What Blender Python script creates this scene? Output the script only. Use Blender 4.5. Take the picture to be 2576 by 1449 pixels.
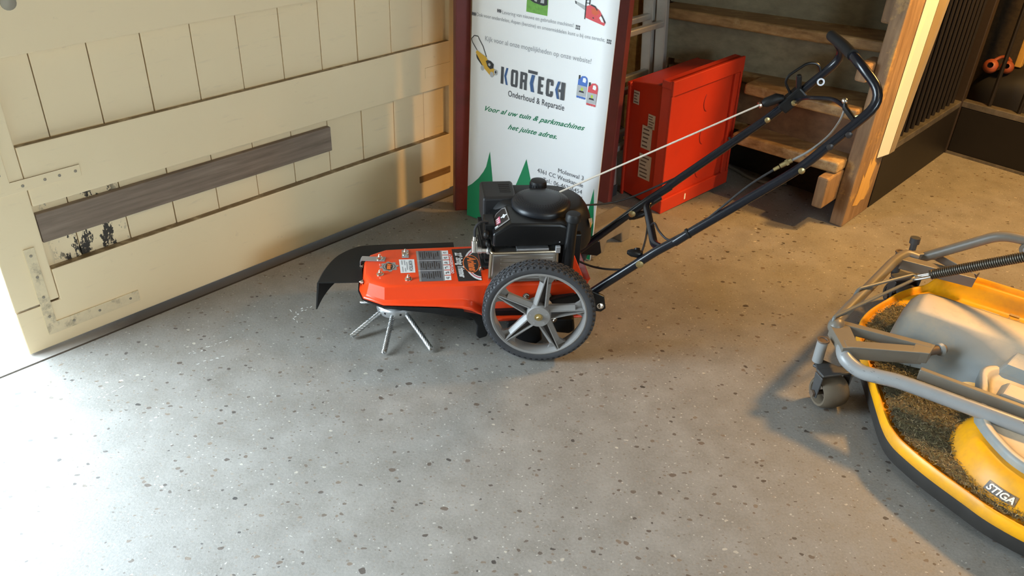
import bpy, bmesh, math, random
from math import sin, cos, pi, radians as rad, sqrt, atan2
from mathutils import Vector as Vec, Matrix, Quaternion

for o in list(bpy.data.objects):
    bpy.data.objects.remove(o)
SC = bpy.context.scene
COL = SC.collection
RNG = random.Random(7)

# ------------------------------------------------------------------ camera, sky, lights, exposure
cam_d = bpy.data.cameras.new('camera')
cam = bpy.data.objects.new('camera', cam_d)
COL.objects.link(cam)
cam_d.sensor_fit = 'HORIZONTAL'
cam_d.sensor_width = 36.0
cam_d.lens = 36.0 * 2113.0 / 2576.0
cam_d.clip_start = 0.02
_dn = Vec((-151, 3325.5, 2113)).normalized()
_up = -_dn
_yf = (Vec((0, 0, 1)) - _up * _up.z).normalized()
_xr = _yf.cross(_up)
cam.matrix_world = Matrix(((_xr.x, -_xr.y, -_xr.z, 0.0),
                           (_yf.x, -_yf.y, -_yf.z, 0.0),
                           (_up.x, -_up.y, -_up.z, 1.6),
                           (0, 0, 0, 1)))
SC.camera = cam

SC.view_settings.view_transform = 'Standard'
SC.view_settings.look = 'None'
SC.view_settings.gamma = 1.0
SC.view_settings.use_curve_mapping = False
SC.view_settings.exposure = EXPOSURE = 0.44
SC.cycles.use_denoising = True
SC.cycles.max_bounces = 8
SC.cycles.diffuse_bounces = 5

wd = bpy.data.worlds.new('sky')
SC.world = wd
wd.use_nodes = True
wd.node_tree.nodes['Background'].inputs[0].default_value = (0.72, 0.88, 1.0, 1)
wd.node_tree.nodes['Background'].inputs[1].default_value = 21.5

# room axes: U runs along the barn door, V from the door into the room
U = Vec((0.671, 0.7415, 0)).normalized()
V = Vec((U.y, -U.x, 0))
ROOM = Matrix(((U.x, V.x, 0, 0), (U.y, V.y, 0, 0), (0, 0, 1, 0), (0, 0, 0, 1)))


def uvz(u, v, z=0.0):
    return U * u + V * v + Vec((0, 0, z))


def lamp(name, loc, power, color, radius):
    l = bpy.data.lights.new(name, 'POINT')
    l.energy = power
    l.color = color
    l.shadow_soft_size = radius
    o = bpy.data.objects.new(name, l)
    COL.objects.link(o)
    o.location = loc
    return o




def spot(name, loc, aim, power, color, size, blend, radius):
    d = bpy.data.lights.new(name, 'SPOT')
    d.energy = power
    d.color = color
    d.spot_size = rad(size)
    d.spot_blend = blend
    d.shadow_soft_size = radius
    o = bpy.data.objects.new(name, d)
    COL.objects.link(o)
    o.location = loc
    o.rotation_euler = (Vec(aim) - Vec(loc)).to_track_quat('-Z', 'Y').to_euler()
    return o


# two warm shaded workshop lamps high on the right, plus an unseen fill light added to brighten the door
spot('shaded_lamp_light', (2.45, 2.85, 1.95), (2.25, 2.90, 0.0), 235, (1.0, 0.53, 0.14), 128, 0.55, 0.13)
spot('reflector_lamp_light', (2.7, 2.2, 2.3), (0.95, 3.05, 0.05), 150, (1.0, 0.57, 0.17), 26, 1.0, 0.05)
lamp('door_fill_light', uvz(0.7, 0.9, 2.5), 22, (1.0, 0.90, 0.68), 0.12)

# daylight portal in the open half of the doorway (guides sampling of the sky, gives off no light itself)
pl = bpy.data.lights.new('doorway_portal', 'AREA')
pl.shape = 'RECTANGLE'
pl.size, pl.size_y = 2.15, 2.0
pl.cycles.is_portal = True
p2 = pl.copy()
p2.size, p2.size_y = 1.4, 0.8
po2 = bpy.data.objects.new('fill_portal', p2)  # sampling portal for the added fill opening
COL.objects.link(po2)
_c = uvz(0.7, 3.22, 1.65)
po2.matrix_world = Matrix(((-U.x, 0, V.x, _c.x), (-U.y, 0, V.y, _c.y), (0, 1, 0, _c.z), (0, 0, 0, 1)))
po = bpy.data.objects.new('doorway_portal', pl)
COL.objects.link(po)
_c = uvz(-0.55, -2.5, 1.0)
po.matrix_world = Matrix(((U.x, 0, -V.x, _c.x), (U.y, 0, -V.y, _c.y), (0, 1, 0, _c.z), (0, 0, 0, 1)))

# ------------------------------------------------------------------ materials
MATS = {}


def _nt(name):
    m = bpy.data.materials.new(name)
    m.use_nodes = True
    nt = m.node_tree
    b = nt.nodes['Principled BSDF']
    return m, nt, b


def N(nt, typ, **kw):
    n = nt.nodes.new(typ)
    for k, v in kw.items():
        if k == 'inp':
            for kk, vv in v.items():
                n.inputs[kk].default_value = vv
        else:
            setattr(n, k, v)
    return n


def L(nt, a, b):
    nt.links.new(a, b)


def mixc(nt, fac, a, b, blend='MIX'):
    n = nt.nodes.new('ShaderNodeMix')
    n.data_type = 'RGBA'
    n.blend_type = blend
    for sock, val in ((n.inputs[0], fac), (n.inputs[6], a), (n.inputs[7], b)):
        if hasattr(val, 'is_output'):
            nt.links.new(val, sock)
        elif isinstance(val, (int, float)):
            sock.default_value = val
        else:
            sock.default_value = (*val, 1) if len(val) == 3 else val
    return n.outputs[2]


def ramp(nt, src, stops):
    n = nt.nodes.new('ShaderNodeValToRGB')
    el = n.color_ramp.elements
    while len(el) > 1:
        el.remove(el[-1])
    el[0].position, el[0].color = stops[0][0], (*stops[0][1], 1)
    for p, c in stops[1:]:
        e = el.new(p)
        e.color = (*c, 1)
    nt.links.new(src, n.inputs[0])
    return n.outputs[0]


def math_n(nt, op, a, b=None):
    n = nt.nodes.new('ShaderNodeMath')
    n.operation = op
    for i, v in enumerate((a, b)):
        if v is None:
            continue
        if hasattr(v, 'is_output'):
            nt.links.new(v, n.inputs[i])
        else:
            n.inputs[i].default_value = v
    return n.outputs[0]


def mapr(nt, src, a, b, c=0.0, d=1.0):
    n = nt.nodes.new('ShaderNodeMapRange')
    nt.links.new(src, n.inputs[0])
    for i, v in enumerate((a, b, c, d)):
        n.inputs[i + 1].default_value = v
    return n.outputs[0]


def noise(nt, vec, scale, detail=3.0, rough=0.55):
    n = nt.nodes.new('ShaderNodeTexNoise')
    n.inputs['Scale'].default_value = scale
    n.inputs['Detail'].default_value = detail
    n.inputs['Roughness'].default_value = rough
    if vec is not None:
        nt.links.new(vec, n.inputs['Vector'])
    return n.outputs['Fac']


def bump(nt, b, height, strength, dist=0.002):
    n = nt.nodes.new('ShaderNodeBump')
    n.inputs['Strength'].default_value = strength
    n.inputs['Distance'].default_value = dist
    nt.links.new(height, n.inputs['Height'])
    nt.links.new(n.outputs[0], b.inputs['Normal'])


def mat(name, color, rough=0.5, metal=0.0, var=0.10, scale=30.0, dirt=None, dirt_amt=0.0, bmp=0.0, coat=0.0, spec=0.5, dust_light=None, dust_light_amt=0.0):
    """plain procedural paint / plastic / metal: slight tone variation, optional dirt and dust tint on upward faces, lamp light included on the belt cover"""
    if name in MATS:
        return MATS[name]
    m, nt, b = _nt(name)
    tc = N(nt, 'ShaderNodeTexCoord')
    f = noise(nt, tc.outputs['Object'], scale)
    lo = tuple(max(0, c * (1 - var)) for c in color)
    hi = tuple(min(1, c * (1 + var)) for c in color)
    col = mixc(nt, f, lo, hi)
    if dirt is not None:
        d = mapr(nt, noise(nt, tc.outputs['Object'], scale * 0.35, 6, 0.7), 0.62 - 0.3 * dirt_amt, 0.80)
        col = mixc(nt, d, col, dirt)
    if dust_light is not None:
        g = N(nt, 'ShaderNodeNewGeometry')
        s = N(nt, 'ShaderNodeSeparateXYZ')
        L(nt, g.outputs['Normal'], s.inputs[0])
        d = math_n(nt, 'MULTIPLY', mapr(nt, s.outputs[2], 0.86, 0.97), dust_light_amt)
        d = math_n(nt, 'MULTIPLY', d, mapr(nt, noise(nt, tc.outputs['Object'], 25, 5, 0.7), 0.15, 0.50, 0.55, 1.0))
        col = mixc(nt, d, col, dust_light)
    L(nt, col, b.inputs['Base Color'])
    b.inputs['Roughness'].default_value = rough
    b.inputs['Metallic'].default_value = metal
    b.inputs['Specular IOR Level'].default_value = spec
    b.inputs['Coat Weight'].default_value = coat
    b.inputs['Coat Roughness'].default_value = 0.08
    if bmp:
        bump(nt, b, noise(nt, tc.outputs['Object'], scale * 6, 4), bmp)
    MATS[name] = m
    return m


def wood(name, dark, light, rough=0.7, scale=(1.2, 14, 14), axis=0, worn=None, worn_amt=0.0, bmp=0.3):
    if name in MATS:
        return MATS[name]
    m, nt, b = _nt(name)
    tc = N(nt, 'ShaderNodeTexCoord')
    mp = N(nt, 'ShaderNodeMapping')
    L(nt, tc.outputs['Object'], mp.inputs['Vector'])
    mp.inputs['Scale'].default_value = scale
    f = noise(nt, mp.outputs[0], 4.0, 7, 0.62)
    f2 = noise(nt, tc.outputs['Object'], 5.0, 3)
    col = ramp(nt, f, [(0.30, dark), (0.50, tuple((a + c) / 2 for a, c in zip(dark, light))), (0.70, light)])
    col = mixc(nt, mapr(nt, f2, 0.35, 0.7, 0, 0.45), col, dark)
    if worn is not None:
        w = mapr(nt, noise(nt, tc.outputs['Object'], 9.0, 6, 0.7), 0.62 - 0.25 * worn_amt, 0.72)
        col = mixc(nt, w, col, worn)
    L(nt, col, b.inputs['Base Color'])
    b.inputs['Roughness'].default_value = rough
    bump(nt, b, f, bmp, 0.003)
    MATS[name] = m
    return m


# ------------------------------------------------------------------ mesh builder
class MB:
    def __init__(self, M=None):
        self.v, self.f, self.mi, self.M = [], [], [], M

    def add(self, verts, faces, mi=0, M=None):
        k = len(self.v)
        for p in verts:
            p = Vec(p)
            if M is not None:
                p = M @ p
            if self.M is not None:
                p = self.M @ p
            self.v.append(p)
        for f in faces:
            self.f.append([i + k for i in f])
            self.mi.append(mi)
        return self

    def box(self, lo, hi, mi=0, M=None):
        x0, y0, z0 = lo
        x1, y1, z1 = hi
        vs = [(x0, y0, z0), (x1, y0, z0), (x1, y1, z0), (x0, y1, z0), (x0, y0, z1), (x1, y0, z1), (x1, y1, z1), (x0, y1, z1)]
        fs = [(0, 3, 2, 1), (4, 5, 6, 7), (0, 1, 5, 4), (1, 2, 6, 5), (2, 3, 7, 6), (3, 0, 4, 7)]
        return self.add(vs, fs, mi, M)

    def hexa(self, b4, t4, mi=0):
        fs = [(0, 3, 2, 1), (4, 5, 6, 7), (0, 1, 5, 4), (1, 2, 6, 5), (2, 3, 7, 6), (3, 0, 4, 7)]
        return self.add(list(b4) + list(t4), fs, mi)

    def bar(self, p0, p1, w, h, up=(0, 0, 1), mi=0):
        """rectangular bar from p0 to p1, w across, h along 'up'"""
        p0, p1, up = Vec(p0), Vec(p1), Vec(up)
        d = (p1 - p0).normalized()
        s = d.cross(up).normalized()
        u = s.cross(d).normalized()
        a, c = s * (w / 2), u * (h / 2)
        q = [p0 - a - c, p0 + a - c, p0 + a + c, p0 - a + c]
        r = [p1 - a - c, p1 + a - c, p1 + a + c, p1 - a + c]
        fs = [(0, 1, 2, 3), (4, 7, 6, 5), (0, 4, 5, 1), (1, 5, 6, 2), (2, 6, 7, 3), (3, 7, 4, 0)]
        return self.add(q + r, fs, mi)

    def loft(self, rings, mi=0, cap0=True, cap1=True, closed=True, loop=False):
        n = len(rings[0])
        vs = [p for r in rings for p in r]
        fs = []
        m = len(rings)
        for i in range(m if loop else m - 1):
            a, b = i * n, ((i + 1) % m) * n
            for j in range(n if closed else n - 1):
                k = (j + 1) % n
                fs.append((a + j, a + k, b + k, b + j))
        if not loop:
            if cap0:
                fs.append(tuple(range(n - 1, -1, -1)))
            if cap1:
                fs.append(tuple((m - 1) * n + j for j in range(n)))
        return self.add(vs, fs, mi)

    def tube(self, pts, r, n=12, closed=False, mi=0, flat=None):
        pts = [Vec(p).to_3d() for p in pts]
        m = len(pts)
        rad_ = r if isinstance(r, (list, tuple)) else [r] * m
        rings = []
        nrm = None
        for i, p in enumerate(pts):
            if closed:
                t = (pts[(i + 1) % m] - pts[i - 1]).normalized()
            else:
                t = (pts[min(i + 1, m - 1)] - pts[max(i - 1, 0)]).normalized()
            if nrm is None:
                a = Vec((0, 0, 1)) if abs(t.z) < 0.9 else Vec((1, 0, 0))
                nrm = (a - t * a.dot(t)).normalized()
            else:
                nrm = (nrm - t * nrm.dot(t)).normalized()
            b = t.cross(nrm)
            rings.append([p + (nrm * cos(2 * pi * k / n) + b * sin(2 * pi * k / n)) * rad_[i] for k in range(n)])
        return self.loft(rings, mi, loop=closed)

    def cyl(self, p0, p1, r, n=16, mi=0, r1=None):
        return self.tube([p0, p1], [r, r if r1 is None else r1], n, mi=mi)

    def lathe(self, prof, o, axis, n=32, mi=0, cap=True, full=True):
        """prof: (radius, height) pairs turned about axis through o"""
        o, ax = Vec(o), Vec(axis).normalized()
        a = Vec((0, 0, 1)) if abs(ax.z) < 0.9 else Vec((1, 0, 0))
        e1 = (a - ax * a.dot(ax)).normalized()
        e2 = ax.cross(e1)
        rings = [[o + ax * h + (e1 * cos(2 * pi * k / n) + e2 * sin(2 * pi * k / n)) * max(r, 1e-5) for k in range(n)] for r, h in prof]
        return self.loft(rings, mi, cap0=cap, cap1=cap)

    def ringlathe(self, prof, o, axis, n=48, mi=0):
        """closed profile turned into a ring"""
        o, ax = Vec(o), Vec(axis).normalized()
        a = Vec((0, 0, 1)) if abs(ax.z) < 0.9 else Vec((1, 0, 0))
        e1 = (a - ax * a.dot(ax)).normalized()
        e2 = ax.cross(e1)
        rings = []
        for k in range(n):
            d = e1 * cos(2 * pi * k / n) + e2 * sin(2 * pi * k / n)
            rings.append([o + ax * h + d * r for r, h in prof])
        return self.loft(rings, mi, loop=True)

    def prism(self, poly, o, ax, ay, depth, mi=0):
        """planar polygon extruded by the vector depth"""
        o, ax, ay, d = Vec(o), Vec(ax), Vec(ay), Vec(depth)
        r0 = [o + ax * x + ay * y for x, y in poly]
        r1 = [p + d for p in r0]
        if ax.cross(ay).dot(d) < 0:
            r0, r1 = r1, r0
        return self.loft([r0, r1], mi)

    def sphere(self, c, r, n=16, m=10, mi=0):
        rx, ry, rz = r if isinstance(r, (tuple, list)) else (r, r, r)
        c = Vec(c)
        rings = []
        for i in range(m + 1):
            a = pi * i / m - pi / 2
            rr = max(cos(a), 1e-3)
            rings.append([c + Vec((rx * rr * cos(2 * pi * k / n), ry * rr * sin(2 * pi * k / n), rz * sin(a))) for k in range(n)])
        return self.loft(rings, mi)

    def quad(self, a, b, c, d, mi=0):
        return self.add([a, b, c, d], [(0, 1, 2, 3)], mi)

    def build(self, name, mats, parent=None, smooth=35, bevel=0.0, label=None, kind=None, segs=2, fixn=True):
        me = bpy.data.meshes.new(name)
        me.from_pydata([tuple(p) for p in self.v], [], self.f)
        if not isinstance(mats, (list, tuple)):
            mats = [mats]
        for mm in mats:
            me.materials.append(mm)
        if len(mats) > 1:
            me.polygons.foreach_set('material_index', self.mi)
        if fixn:
            bm = bmesh.new()
            bm.from_mesh(me)
            bmesh.ops.recalc_face_normals(bm, faces=bm.faces)
            bm.to_mesh(me)
            bm.free()
        if smooth:
            me.polygons.foreach_set('use_smooth', [True] * len(me.polygons))
            me.set_sharp_from_angle(angle=rad(smooth))
        me.update()
        o = bpy.data.objects.new(name, me)
        COL.objects.link(o)
        if parent is not None:
            o.parent = parent
        if bevel:
            bv = o.modifiers.new('bevel', 'BEVEL')
            bv.width = bevel
            bv.segments = segs
            bv.limit_method = 'ANGLE'
            bv.angle_limit = rad(40)
        if label:
            o['label'] = label
        if kind:
            o['kind'] = kind
        return o


def thing(name, label, cat, M=None, group=None):
    o = bpy.data.objects.new(name, None)
    o.empty_display_size = 0.1
    COL.objects.link(o)
    if M is not None:
        o.matrix_world = M
    o['label'] = label
    o['category'] = cat
    if group:
        o['group'] = group
    return o


def tag(o, label, cat, group=None):
    o['label'] = label
    o['category'] = cat
    if group:
        o['group'] = group
    return o


def struct_empty(name, M=None):
    o = bpy.data.objects.new(name, None)
    o.empty_display_size = 0.1
    COL.objects.link(o)
    if M is not None:
        o.matrix_world = M
    o['kind'] = 'structure'
    return o


def frame(o, x, y, z):
    o, x, y, z = Vec(o), Vec(x), Vec(y), Vec(z)
    return Matrix(((x.x, y.x, z.x, o.x), (x.y, y.y, z.y, o.y), (x.z, y.z, z.z, o.z), (0, 0, 0, 1)))


def fillet(pts, r, n=6):
    """round the corners of a polyline (per-corner radius allowed)"""
    pts = [Vec(p).to_3d() for p in pts]
    out = [pts[0]]
    for i in range(1, len(pts) - 1):
        rr = r[i - 1] if isinstance(r, (list, tuple)) else r
        p, a, b = pts[i], pts[i - 1], pts[i + 1]
        da, db = (a - p), (b - p)
        l = min(rr, da.length * 0.48, db.length * 0.48)
        s, e = p + da.normalized() * l, p + db.normalized() * l
        for k in range(n + 1):
            t = k / n
            out.append(s * (1 - t) ** 2 + p * 2 * t * (1 - t) + e * t * t)
    out.append(pts[-1])
    return out


def spline(pts, n=8, closed=False):
    """Catmull-Rom through the points"""
    P = [Vec(p).to_3d() for p in pts]
    out = []
    m = len(P)
    for i in range(m if closed else m - 1):
        if closed:
            a, b, c, d = P[i - 1], P[i], P[(i + 1) % m], P[(i + 2) % m]
        else:
            a, b, c, d = P[max(i - 1, 0)], P[i], P[i + 1], P[min(i + 2, m - 1)]
        for k in range(n):
            t = k / n
            out.append(0.5 * ((2 * b) + (c - a) * t + (2 * a - 5 * b + 4 * c - d) * t * t + (3 * b - a - 3 * c + d) * t ** 3))
    if not closed:
        out.append(P[-1])
    return out


def text_polys(s, shear=0.0, bold=0.0, space=1.0):
    """letter outlines of Blender's built-in font as a filled flat mesh, unit box"""
    cu = bpy.data.curves.new('t', 'FONT')
    cu.body = s
    cu.shear = shear
    cu.offset = bold
    cu.space_character = space
    cu.resolution_u = 3
    ob = bpy.data.objects.new('t', cu)
    COL.objects.link(ob)
    dg = bpy.context.evaluated_depsgraph_get()
    me = ob.evaluated_get(dg).to_mesh()
    vs = [Vec(v.co) for v in me.vertices]
    fs = [tuple(p.vertices) for p in me.polygons]
    ob.evaluated_get(dg).to_mesh_clear()
    bpy.data.objects.remove(ob)
    bpy.data.curves.remove(cu)
    x0, x1 = min(v.x for v in vs), max(v.x for v in vs)
    y0, y1 = min(v.y for v in vs), max(v.y for v in vs)
    return vs, fs, (x0, x1, y0, y1)


def add_text(mb, s, o, ax, ay, mi=0, shear=0.0, bold=0.0, space=1.0, cap=None):
    """fit the text: ax is the full width vector, ay the height vector of a capital (0.7 em approx)"""
    vs, fs, (x0, x1, y0, y1) = text_polys(s, shear, bold, space)
    o, ax, ay = Vec(o), Vec(ax), Vec(ay)
    W_ = x1 - x0
    pts = [o + ax * ((v.x - x0) / W_) + ay * (v.y / 0.69) for v in vs]
    mb.add(pts, fs, mi)


# ------------------------------------------------------------------ floor
def concrete():
    m, nt, b = _nt('floor_concrete')
    g = N(nt, 'ShaderNodeNewGeometry')
    pos = g.outputs['Position']
    n1 = noise(nt, pos, 1.7, 5, 0.6)
    n2 = noise(nt, pos, 9.0, 6, 0.68)
    n3 = noise(nt, pos, 160, 3, 0.7)
    col = ramp(nt, n2, [(0.28, (0.140, 0.131, 0.115)), (0.50, (0.190, 0.181, 0.165)), (0.74, (0.248, 0.238, 0.220))])
    col = mixc(nt, mapr(nt, n1, 0.35, 0.65, 0, 0.35), col, (0.155, 0.134, 0.108))
    col = mixc(nt, mapr(nt, n3, 0.3, 0.75, 0, 0.38), col, (0.33, 0.31, 0.275))

    wob = N(nt, 'ShaderNodeVectorMath', operation='SCALE')
    nv = N(nt, 'ShaderNodeTexNoise', inp={'Scale': 60.0, 'Detail': 2.0})
    L(nt, pos, nv.inputs['Vector'])
    L(nt, nv.outputs['Color'], wob.inputs[0])
    wob.inputs['Scale'].default_value = 0.012
    addv = N(nt, 'ShaderNodeVectorMath', operation='ADD')
    L(nt, pos, addv.inputs[0])
    L(nt, wob.outputs[0], addv.inputs[1])
    height = n3

    def chips(scale, size, keep, c_lo, c_hi, seed, amt=0.9):
        nonlocal col
        mp = N(nt, 'ShaderNodeMapping')
        L(nt, addv.outputs[0], mp.inputs['Vector'])
        mp.inputs['Location'].default_value = (seed, seed * 0.7, 0.0)
        mp.inputs['Rotation'].default_value = (0, 0, seed)
        mp.inputs['Scale'].default_value = (scale, scale * 1.35, 0.0)
        vo = N(nt, 'ShaderNodeTexVoronoi', voronoi_dimensions='2D')
        vo.inputs['Scale'].default_value = 1.0
        L(nt, mp.outputs[0], vo.inputs['Vector'])
        sep = N(nt, 'ShaderNodeSeparateColor')
        L(nt, vo.outputs['Color'], sep.inputs[0])
        r = math_n(nt, 'MULTIPLY', sep.outputs[1], size)
        inside = math_n(nt, 'LESS_THAN', vo.outputs['Distance'], r)
        kept = math_n(nt, 'GREATER_THAN', sep.outputs[0], 1 - keep)
        msk = math_n(nt, 'MULTIPLY', math_n(nt, 'MULTIPLY', inside, kept), amt)
        cc = mixc(nt, sep.outputs[2], c_lo, c_hi)
        col = mixc(nt, msk, col, cc)

    chips(95, 0.36, 0.20, (0.13, 0.105, 0.085), (0.24, 0.20, 0.16), 1.3, 0.75)
    chips(110, 0.30, 0.07, (0.46, 0.43, 0.38), (0.60, 0.57, 0.51), 2.9, 0.5)
    chips(52, 0.36, 0.11, (0.045, 0.038, 0.034), (0.17, 0.125, 0.09), 4.1, 0.88)
    chips(26, 0.26, 0.06, (0.030, 0.026, 0.024), (0.13, 0.095, 0.07), 6.6, 0.92)
    chips(40, 0.24, 0.02, (0.46, 0.42, 0.35), (0.56, 0.50, 0.40), 8.2, 0.55)
    L(nt, col, b.inputs['Base Color'])
    L(nt, mapr(nt, n2, 0.3, 0.7, 0.48, 0.68), b.inputs['Roughness'])
    b.inputs['Specular IOR Level'].default_value = 0.35
    bump(nt, b, noise(nt, pos, 120, 5, 0.7), 0.35, 0.003)
    return m


M_floor = concrete()
mb = MB(ROOM)
mb.box((-4.0, -2.375, -0.12), (6.2, 3.2, 0.0))
floor = mb.build('floor', M_floor, smooth=0)
floor['kind'] = 'structure'

M_strip = mat('threshold_concrete', (0.17, 0.14, 0.12), 0.8, var=0.3, scale=18, bmp=0.3)
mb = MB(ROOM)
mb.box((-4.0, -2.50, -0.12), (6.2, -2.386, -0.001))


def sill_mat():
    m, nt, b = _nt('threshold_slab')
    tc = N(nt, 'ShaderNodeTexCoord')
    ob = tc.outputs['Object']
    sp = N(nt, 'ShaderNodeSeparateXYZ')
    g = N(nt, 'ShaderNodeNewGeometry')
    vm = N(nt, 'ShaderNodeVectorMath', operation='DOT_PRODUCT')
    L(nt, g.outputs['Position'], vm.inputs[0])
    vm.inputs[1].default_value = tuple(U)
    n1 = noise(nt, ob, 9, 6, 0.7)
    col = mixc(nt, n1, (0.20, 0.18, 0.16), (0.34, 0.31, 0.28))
    # much darker along the closed leaf, with a ragged start
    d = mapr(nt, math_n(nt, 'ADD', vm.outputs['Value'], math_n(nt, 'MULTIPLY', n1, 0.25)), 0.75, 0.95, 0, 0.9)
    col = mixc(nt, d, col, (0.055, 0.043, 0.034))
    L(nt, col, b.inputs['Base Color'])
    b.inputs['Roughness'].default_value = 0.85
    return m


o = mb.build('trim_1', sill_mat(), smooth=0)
o['kind'] = 'structure'
o['label'] = 'darker concrete door sill strip beyond the joint under the door'
mb = MB(ROOM)
mb.box((-4.0, -2.386, -0.12), (6.2, -2.374, -0.012))
o = mb.build('trim_2', mat('joint_dirt', (0.05, 0.045, 0.04), 0.95), smooth=0)
o['kind'] = 'structure'

M_out = mat('outside_paving', (0.62, 0.61, 0.58), 0.85, var=0.10, scale=6, bmp=0.2)
mb = MB(ROOM)
mb.box((-9.0, -11.0, -0.12), (7.0, -2.50, -0.012))
o = mb.build('ground', M_out, smooth=0)
o['kind'] = 'structure'

# white paint scuffs on the floor
M_scuff = mat('scuff_white', (0.60, 0.60, 0.58), 0.8)
mb = MB()
for (x0, y0, x1, y1, w, n) in [(-0.985, 2.055, -0.878, 2.152, 0.006, 9), (-0.945, 2.012, -0.868, 2.060, 0.005, 6),
                               (-0.725, 2.270, -0.665, 2.365, 0.012, 8), (-1.17, 1.835, -1.11, 1.895, 0.005, 4),
                               (-0.985, 1.752, -0.965, 1.760, 0.008, 2), (-0.70, 2.25, -0.74, 2.33, 0.008, 4),
                               (-1.05, 1.62, -0.99, 1.60, 0.006, 2)]:
    for k in range(n):
        t = (k + RNG.uniform(0.1, 0.5)) / n
        px, py = x0 + (x1 - x0) * t + RNG.uniform(-w, w), y0 + (y1 - y0) * t + RNG.uniform(-w, w)
        ln = RNG.uniform(0.4, 0.9) * sqrt((x1 - x0) ** 2 + (y1 - y0) ** 2) / n
        a = atan2(y1 - y0, x1 - x0) + RNG.uniform(-0.25, 0.25)
        ww = w * RNG.uniform(0.25, 0.6)
        c, s = cos(a), sin(a)
        pts = []
        for (lx, ly) in ((-ln / 2, 0), (-ln / 4, ww / 2), (ln / 3, ww / 2.5), (ln / 2, 0), (ln / 5, -ww / 2), (-ln / 3, -ww / 2.6)):
            pts.append((px + lx * c - ly * s, py + lx * s + ly * c, 0.0006))
        mb.add(pts, [tuple(range(6))])
mb.build('paint_scuff', M_scuff, floor, smooth=0, kind='stuff')


# ------------------------------------------------------------------ barn door
def door_paint(name, peel):
    m, nt, b = _nt(name)
    g = N(nt, 'ShaderNodeNewGeometry')
    tc = N(nt, 'ShaderNodeTexCoord')
    ob = tc.outputs['Object']
    n1 = noise(nt, ob, 3.0, 5, 0.6)
    n2 = noise(nt, ob, 22.0, 6, 0.7)
    col = mixc(nt, n1, (0.87, 0.71, 0.455), (0.93, 0.785, 0.525))
    mp = N(nt, 'ShaderNodeMapping')
    L(nt, ob, mp.inputs['Vector'])
    mp.inputs['Scale'].default_value = (2.2, 2.2, 16)
    col = mixc(nt, mapr(nt, noise(nt, mp.outputs[0], 3, 6, 0.7), 0.60, 0.80, 0, 0.4), col, (0.50, 0.42, 0.30))
    col = mixc(nt, mapr(nt, n2, 0.66, 0.78, 0, 0.35), col, (0.36, 0.29, 0.20))
    s = N(nt, 'ShaderNodeSeparateXYZ')
    L(nt, g.outputs['True Normal'], s.inputs[0])
    d = math_n(nt, 'MULTIPLY', mapr(nt, s.outputs[2], 0.7, 0.95), mapr(nt, noise(nt, ob, 30, 4), 0.25, 0.5, 0.6, 1.0))
    col = mixc(nt, d, col, (0.20, 0.135, 0.065))
    if peel:
        # flaked-off paint low on the boards next to the free end of the door
        sp = N(nt, 'ShaderNodeSeparateXYZ')
        L(nt, ob, sp.inputs[0])
        mu = math_n(nt, 'MULTIPLY', mapr(nt, sp.outputs[0], 0.655, 0.70), mapr(nt, sp.outputs[0], 0.86, 0.90, 1, 0))
        mz = mapr(nt, sp.outputs[2], 0.46, 0.50, 1, 0)
        mp2 = N(nt, 'ShaderNodeMapping')
        L(nt, ob, mp2.inputs['Vector'])
        mp2.inputs['Scale'].default_value = (1.0, 1.0, 0.5)
        fl = mapr(nt, noise(nt, mp2.outputs[0], 26, 6, 0.72), 0.535, 0.555)
        k = math_n(nt, 'MULTIPLY', math_n(nt, 'MULTIPLY', mu, mz), fl)
        col = mixc(nt, k, col, (0.045, 0.038, 0.030))
    L(nt, col, b.inputs['Base Color'])
    b.inputs['Roughness'].default_value = 0.55
    bump(nt, b, n2, 0.12, 0.002)
    return m


M_door = door_paint('door_cream_paint', False)
M_plank = door_paint('door_plank_paint', True)
M_batten = wood('grey_batten_wood', (0.17, 0.125, 0.092), (0.34, 0.265, 0.205), 0.75, (1.0, 12, 16))
M_screw = mat('screw_steel', (0.36, 0.32, 0.26), 0.5, 0.8)

VD = -2.426     # front of the rails
VP = -2.452     # front of the planks
door = struct_empty('door_1')
door['label'] = 'cream painted barn door of vertical planks and horizontal rails'
door.matrix_world = ROOM
seams = [0.588 + 0.1545 * k for k in range(13)]
for i in range(12):
    u0, u1 = seams[i] + 0.0014, seams[i + 1] - 0.0014
    if u0 > 2.27:
        continue
    u1 = min(u1, 2.285)
    dv = RNG.uniform(-0.0018, 0.0012)
    mb = MB()
    mb.box((u0, VP - 0.018 + dv, 0.02), (u1, VP + dv, 2.45))
    mb.build('plank', M_plank, door, smooth=0, bevel=0.0022)
mb = MB()
mb.box((0.60, -2.475, 0.02), (2.285, -2.472, 2.45))
mb.build('backing', mat('door_back_dark', (0.10, 0.08, 0.06), 0.9), door, smooth=0)
# stiles
mb = MB()
mb.box((0.512, -2.472, 0.158), (0.639, VD, 2.45))
mb.build('stile', M_door, door, smooth=0, bevel=0.003)
mb = MB()
mb.box((2.252, -2.472, 0.004), (2.287, VD - 0.006, 2.45))
mb.build('stile', M_door, door, smooth=0, bevel=0.003)
# rails: bottom one runs under the stile
mb = MB()
mb.prism([(0.514, 0.004), (2.2515, 0.004), (2.2515, 0.257), (0.6405, 0.257), (0.6405, 0.153), (0.512, 0.153)], (0, VD, 0), (1, 0, 0), (0, 0, 1), (0, -0.04, 0))
mb.build('rail', M_door, door, smooth=0, bevel=0.004)
for z0, z1 in ((0.463, 0.644), (0.884, 1.16), (1.62, 1.80), (2.25, 2.45)):
    mb = MB()
    mb.box((0.6405, VD - 0.02, z0), (2.2515, VD, z1))
    mb.build('rail', M_door, door, smooth=0, bevel=0.004)
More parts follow.
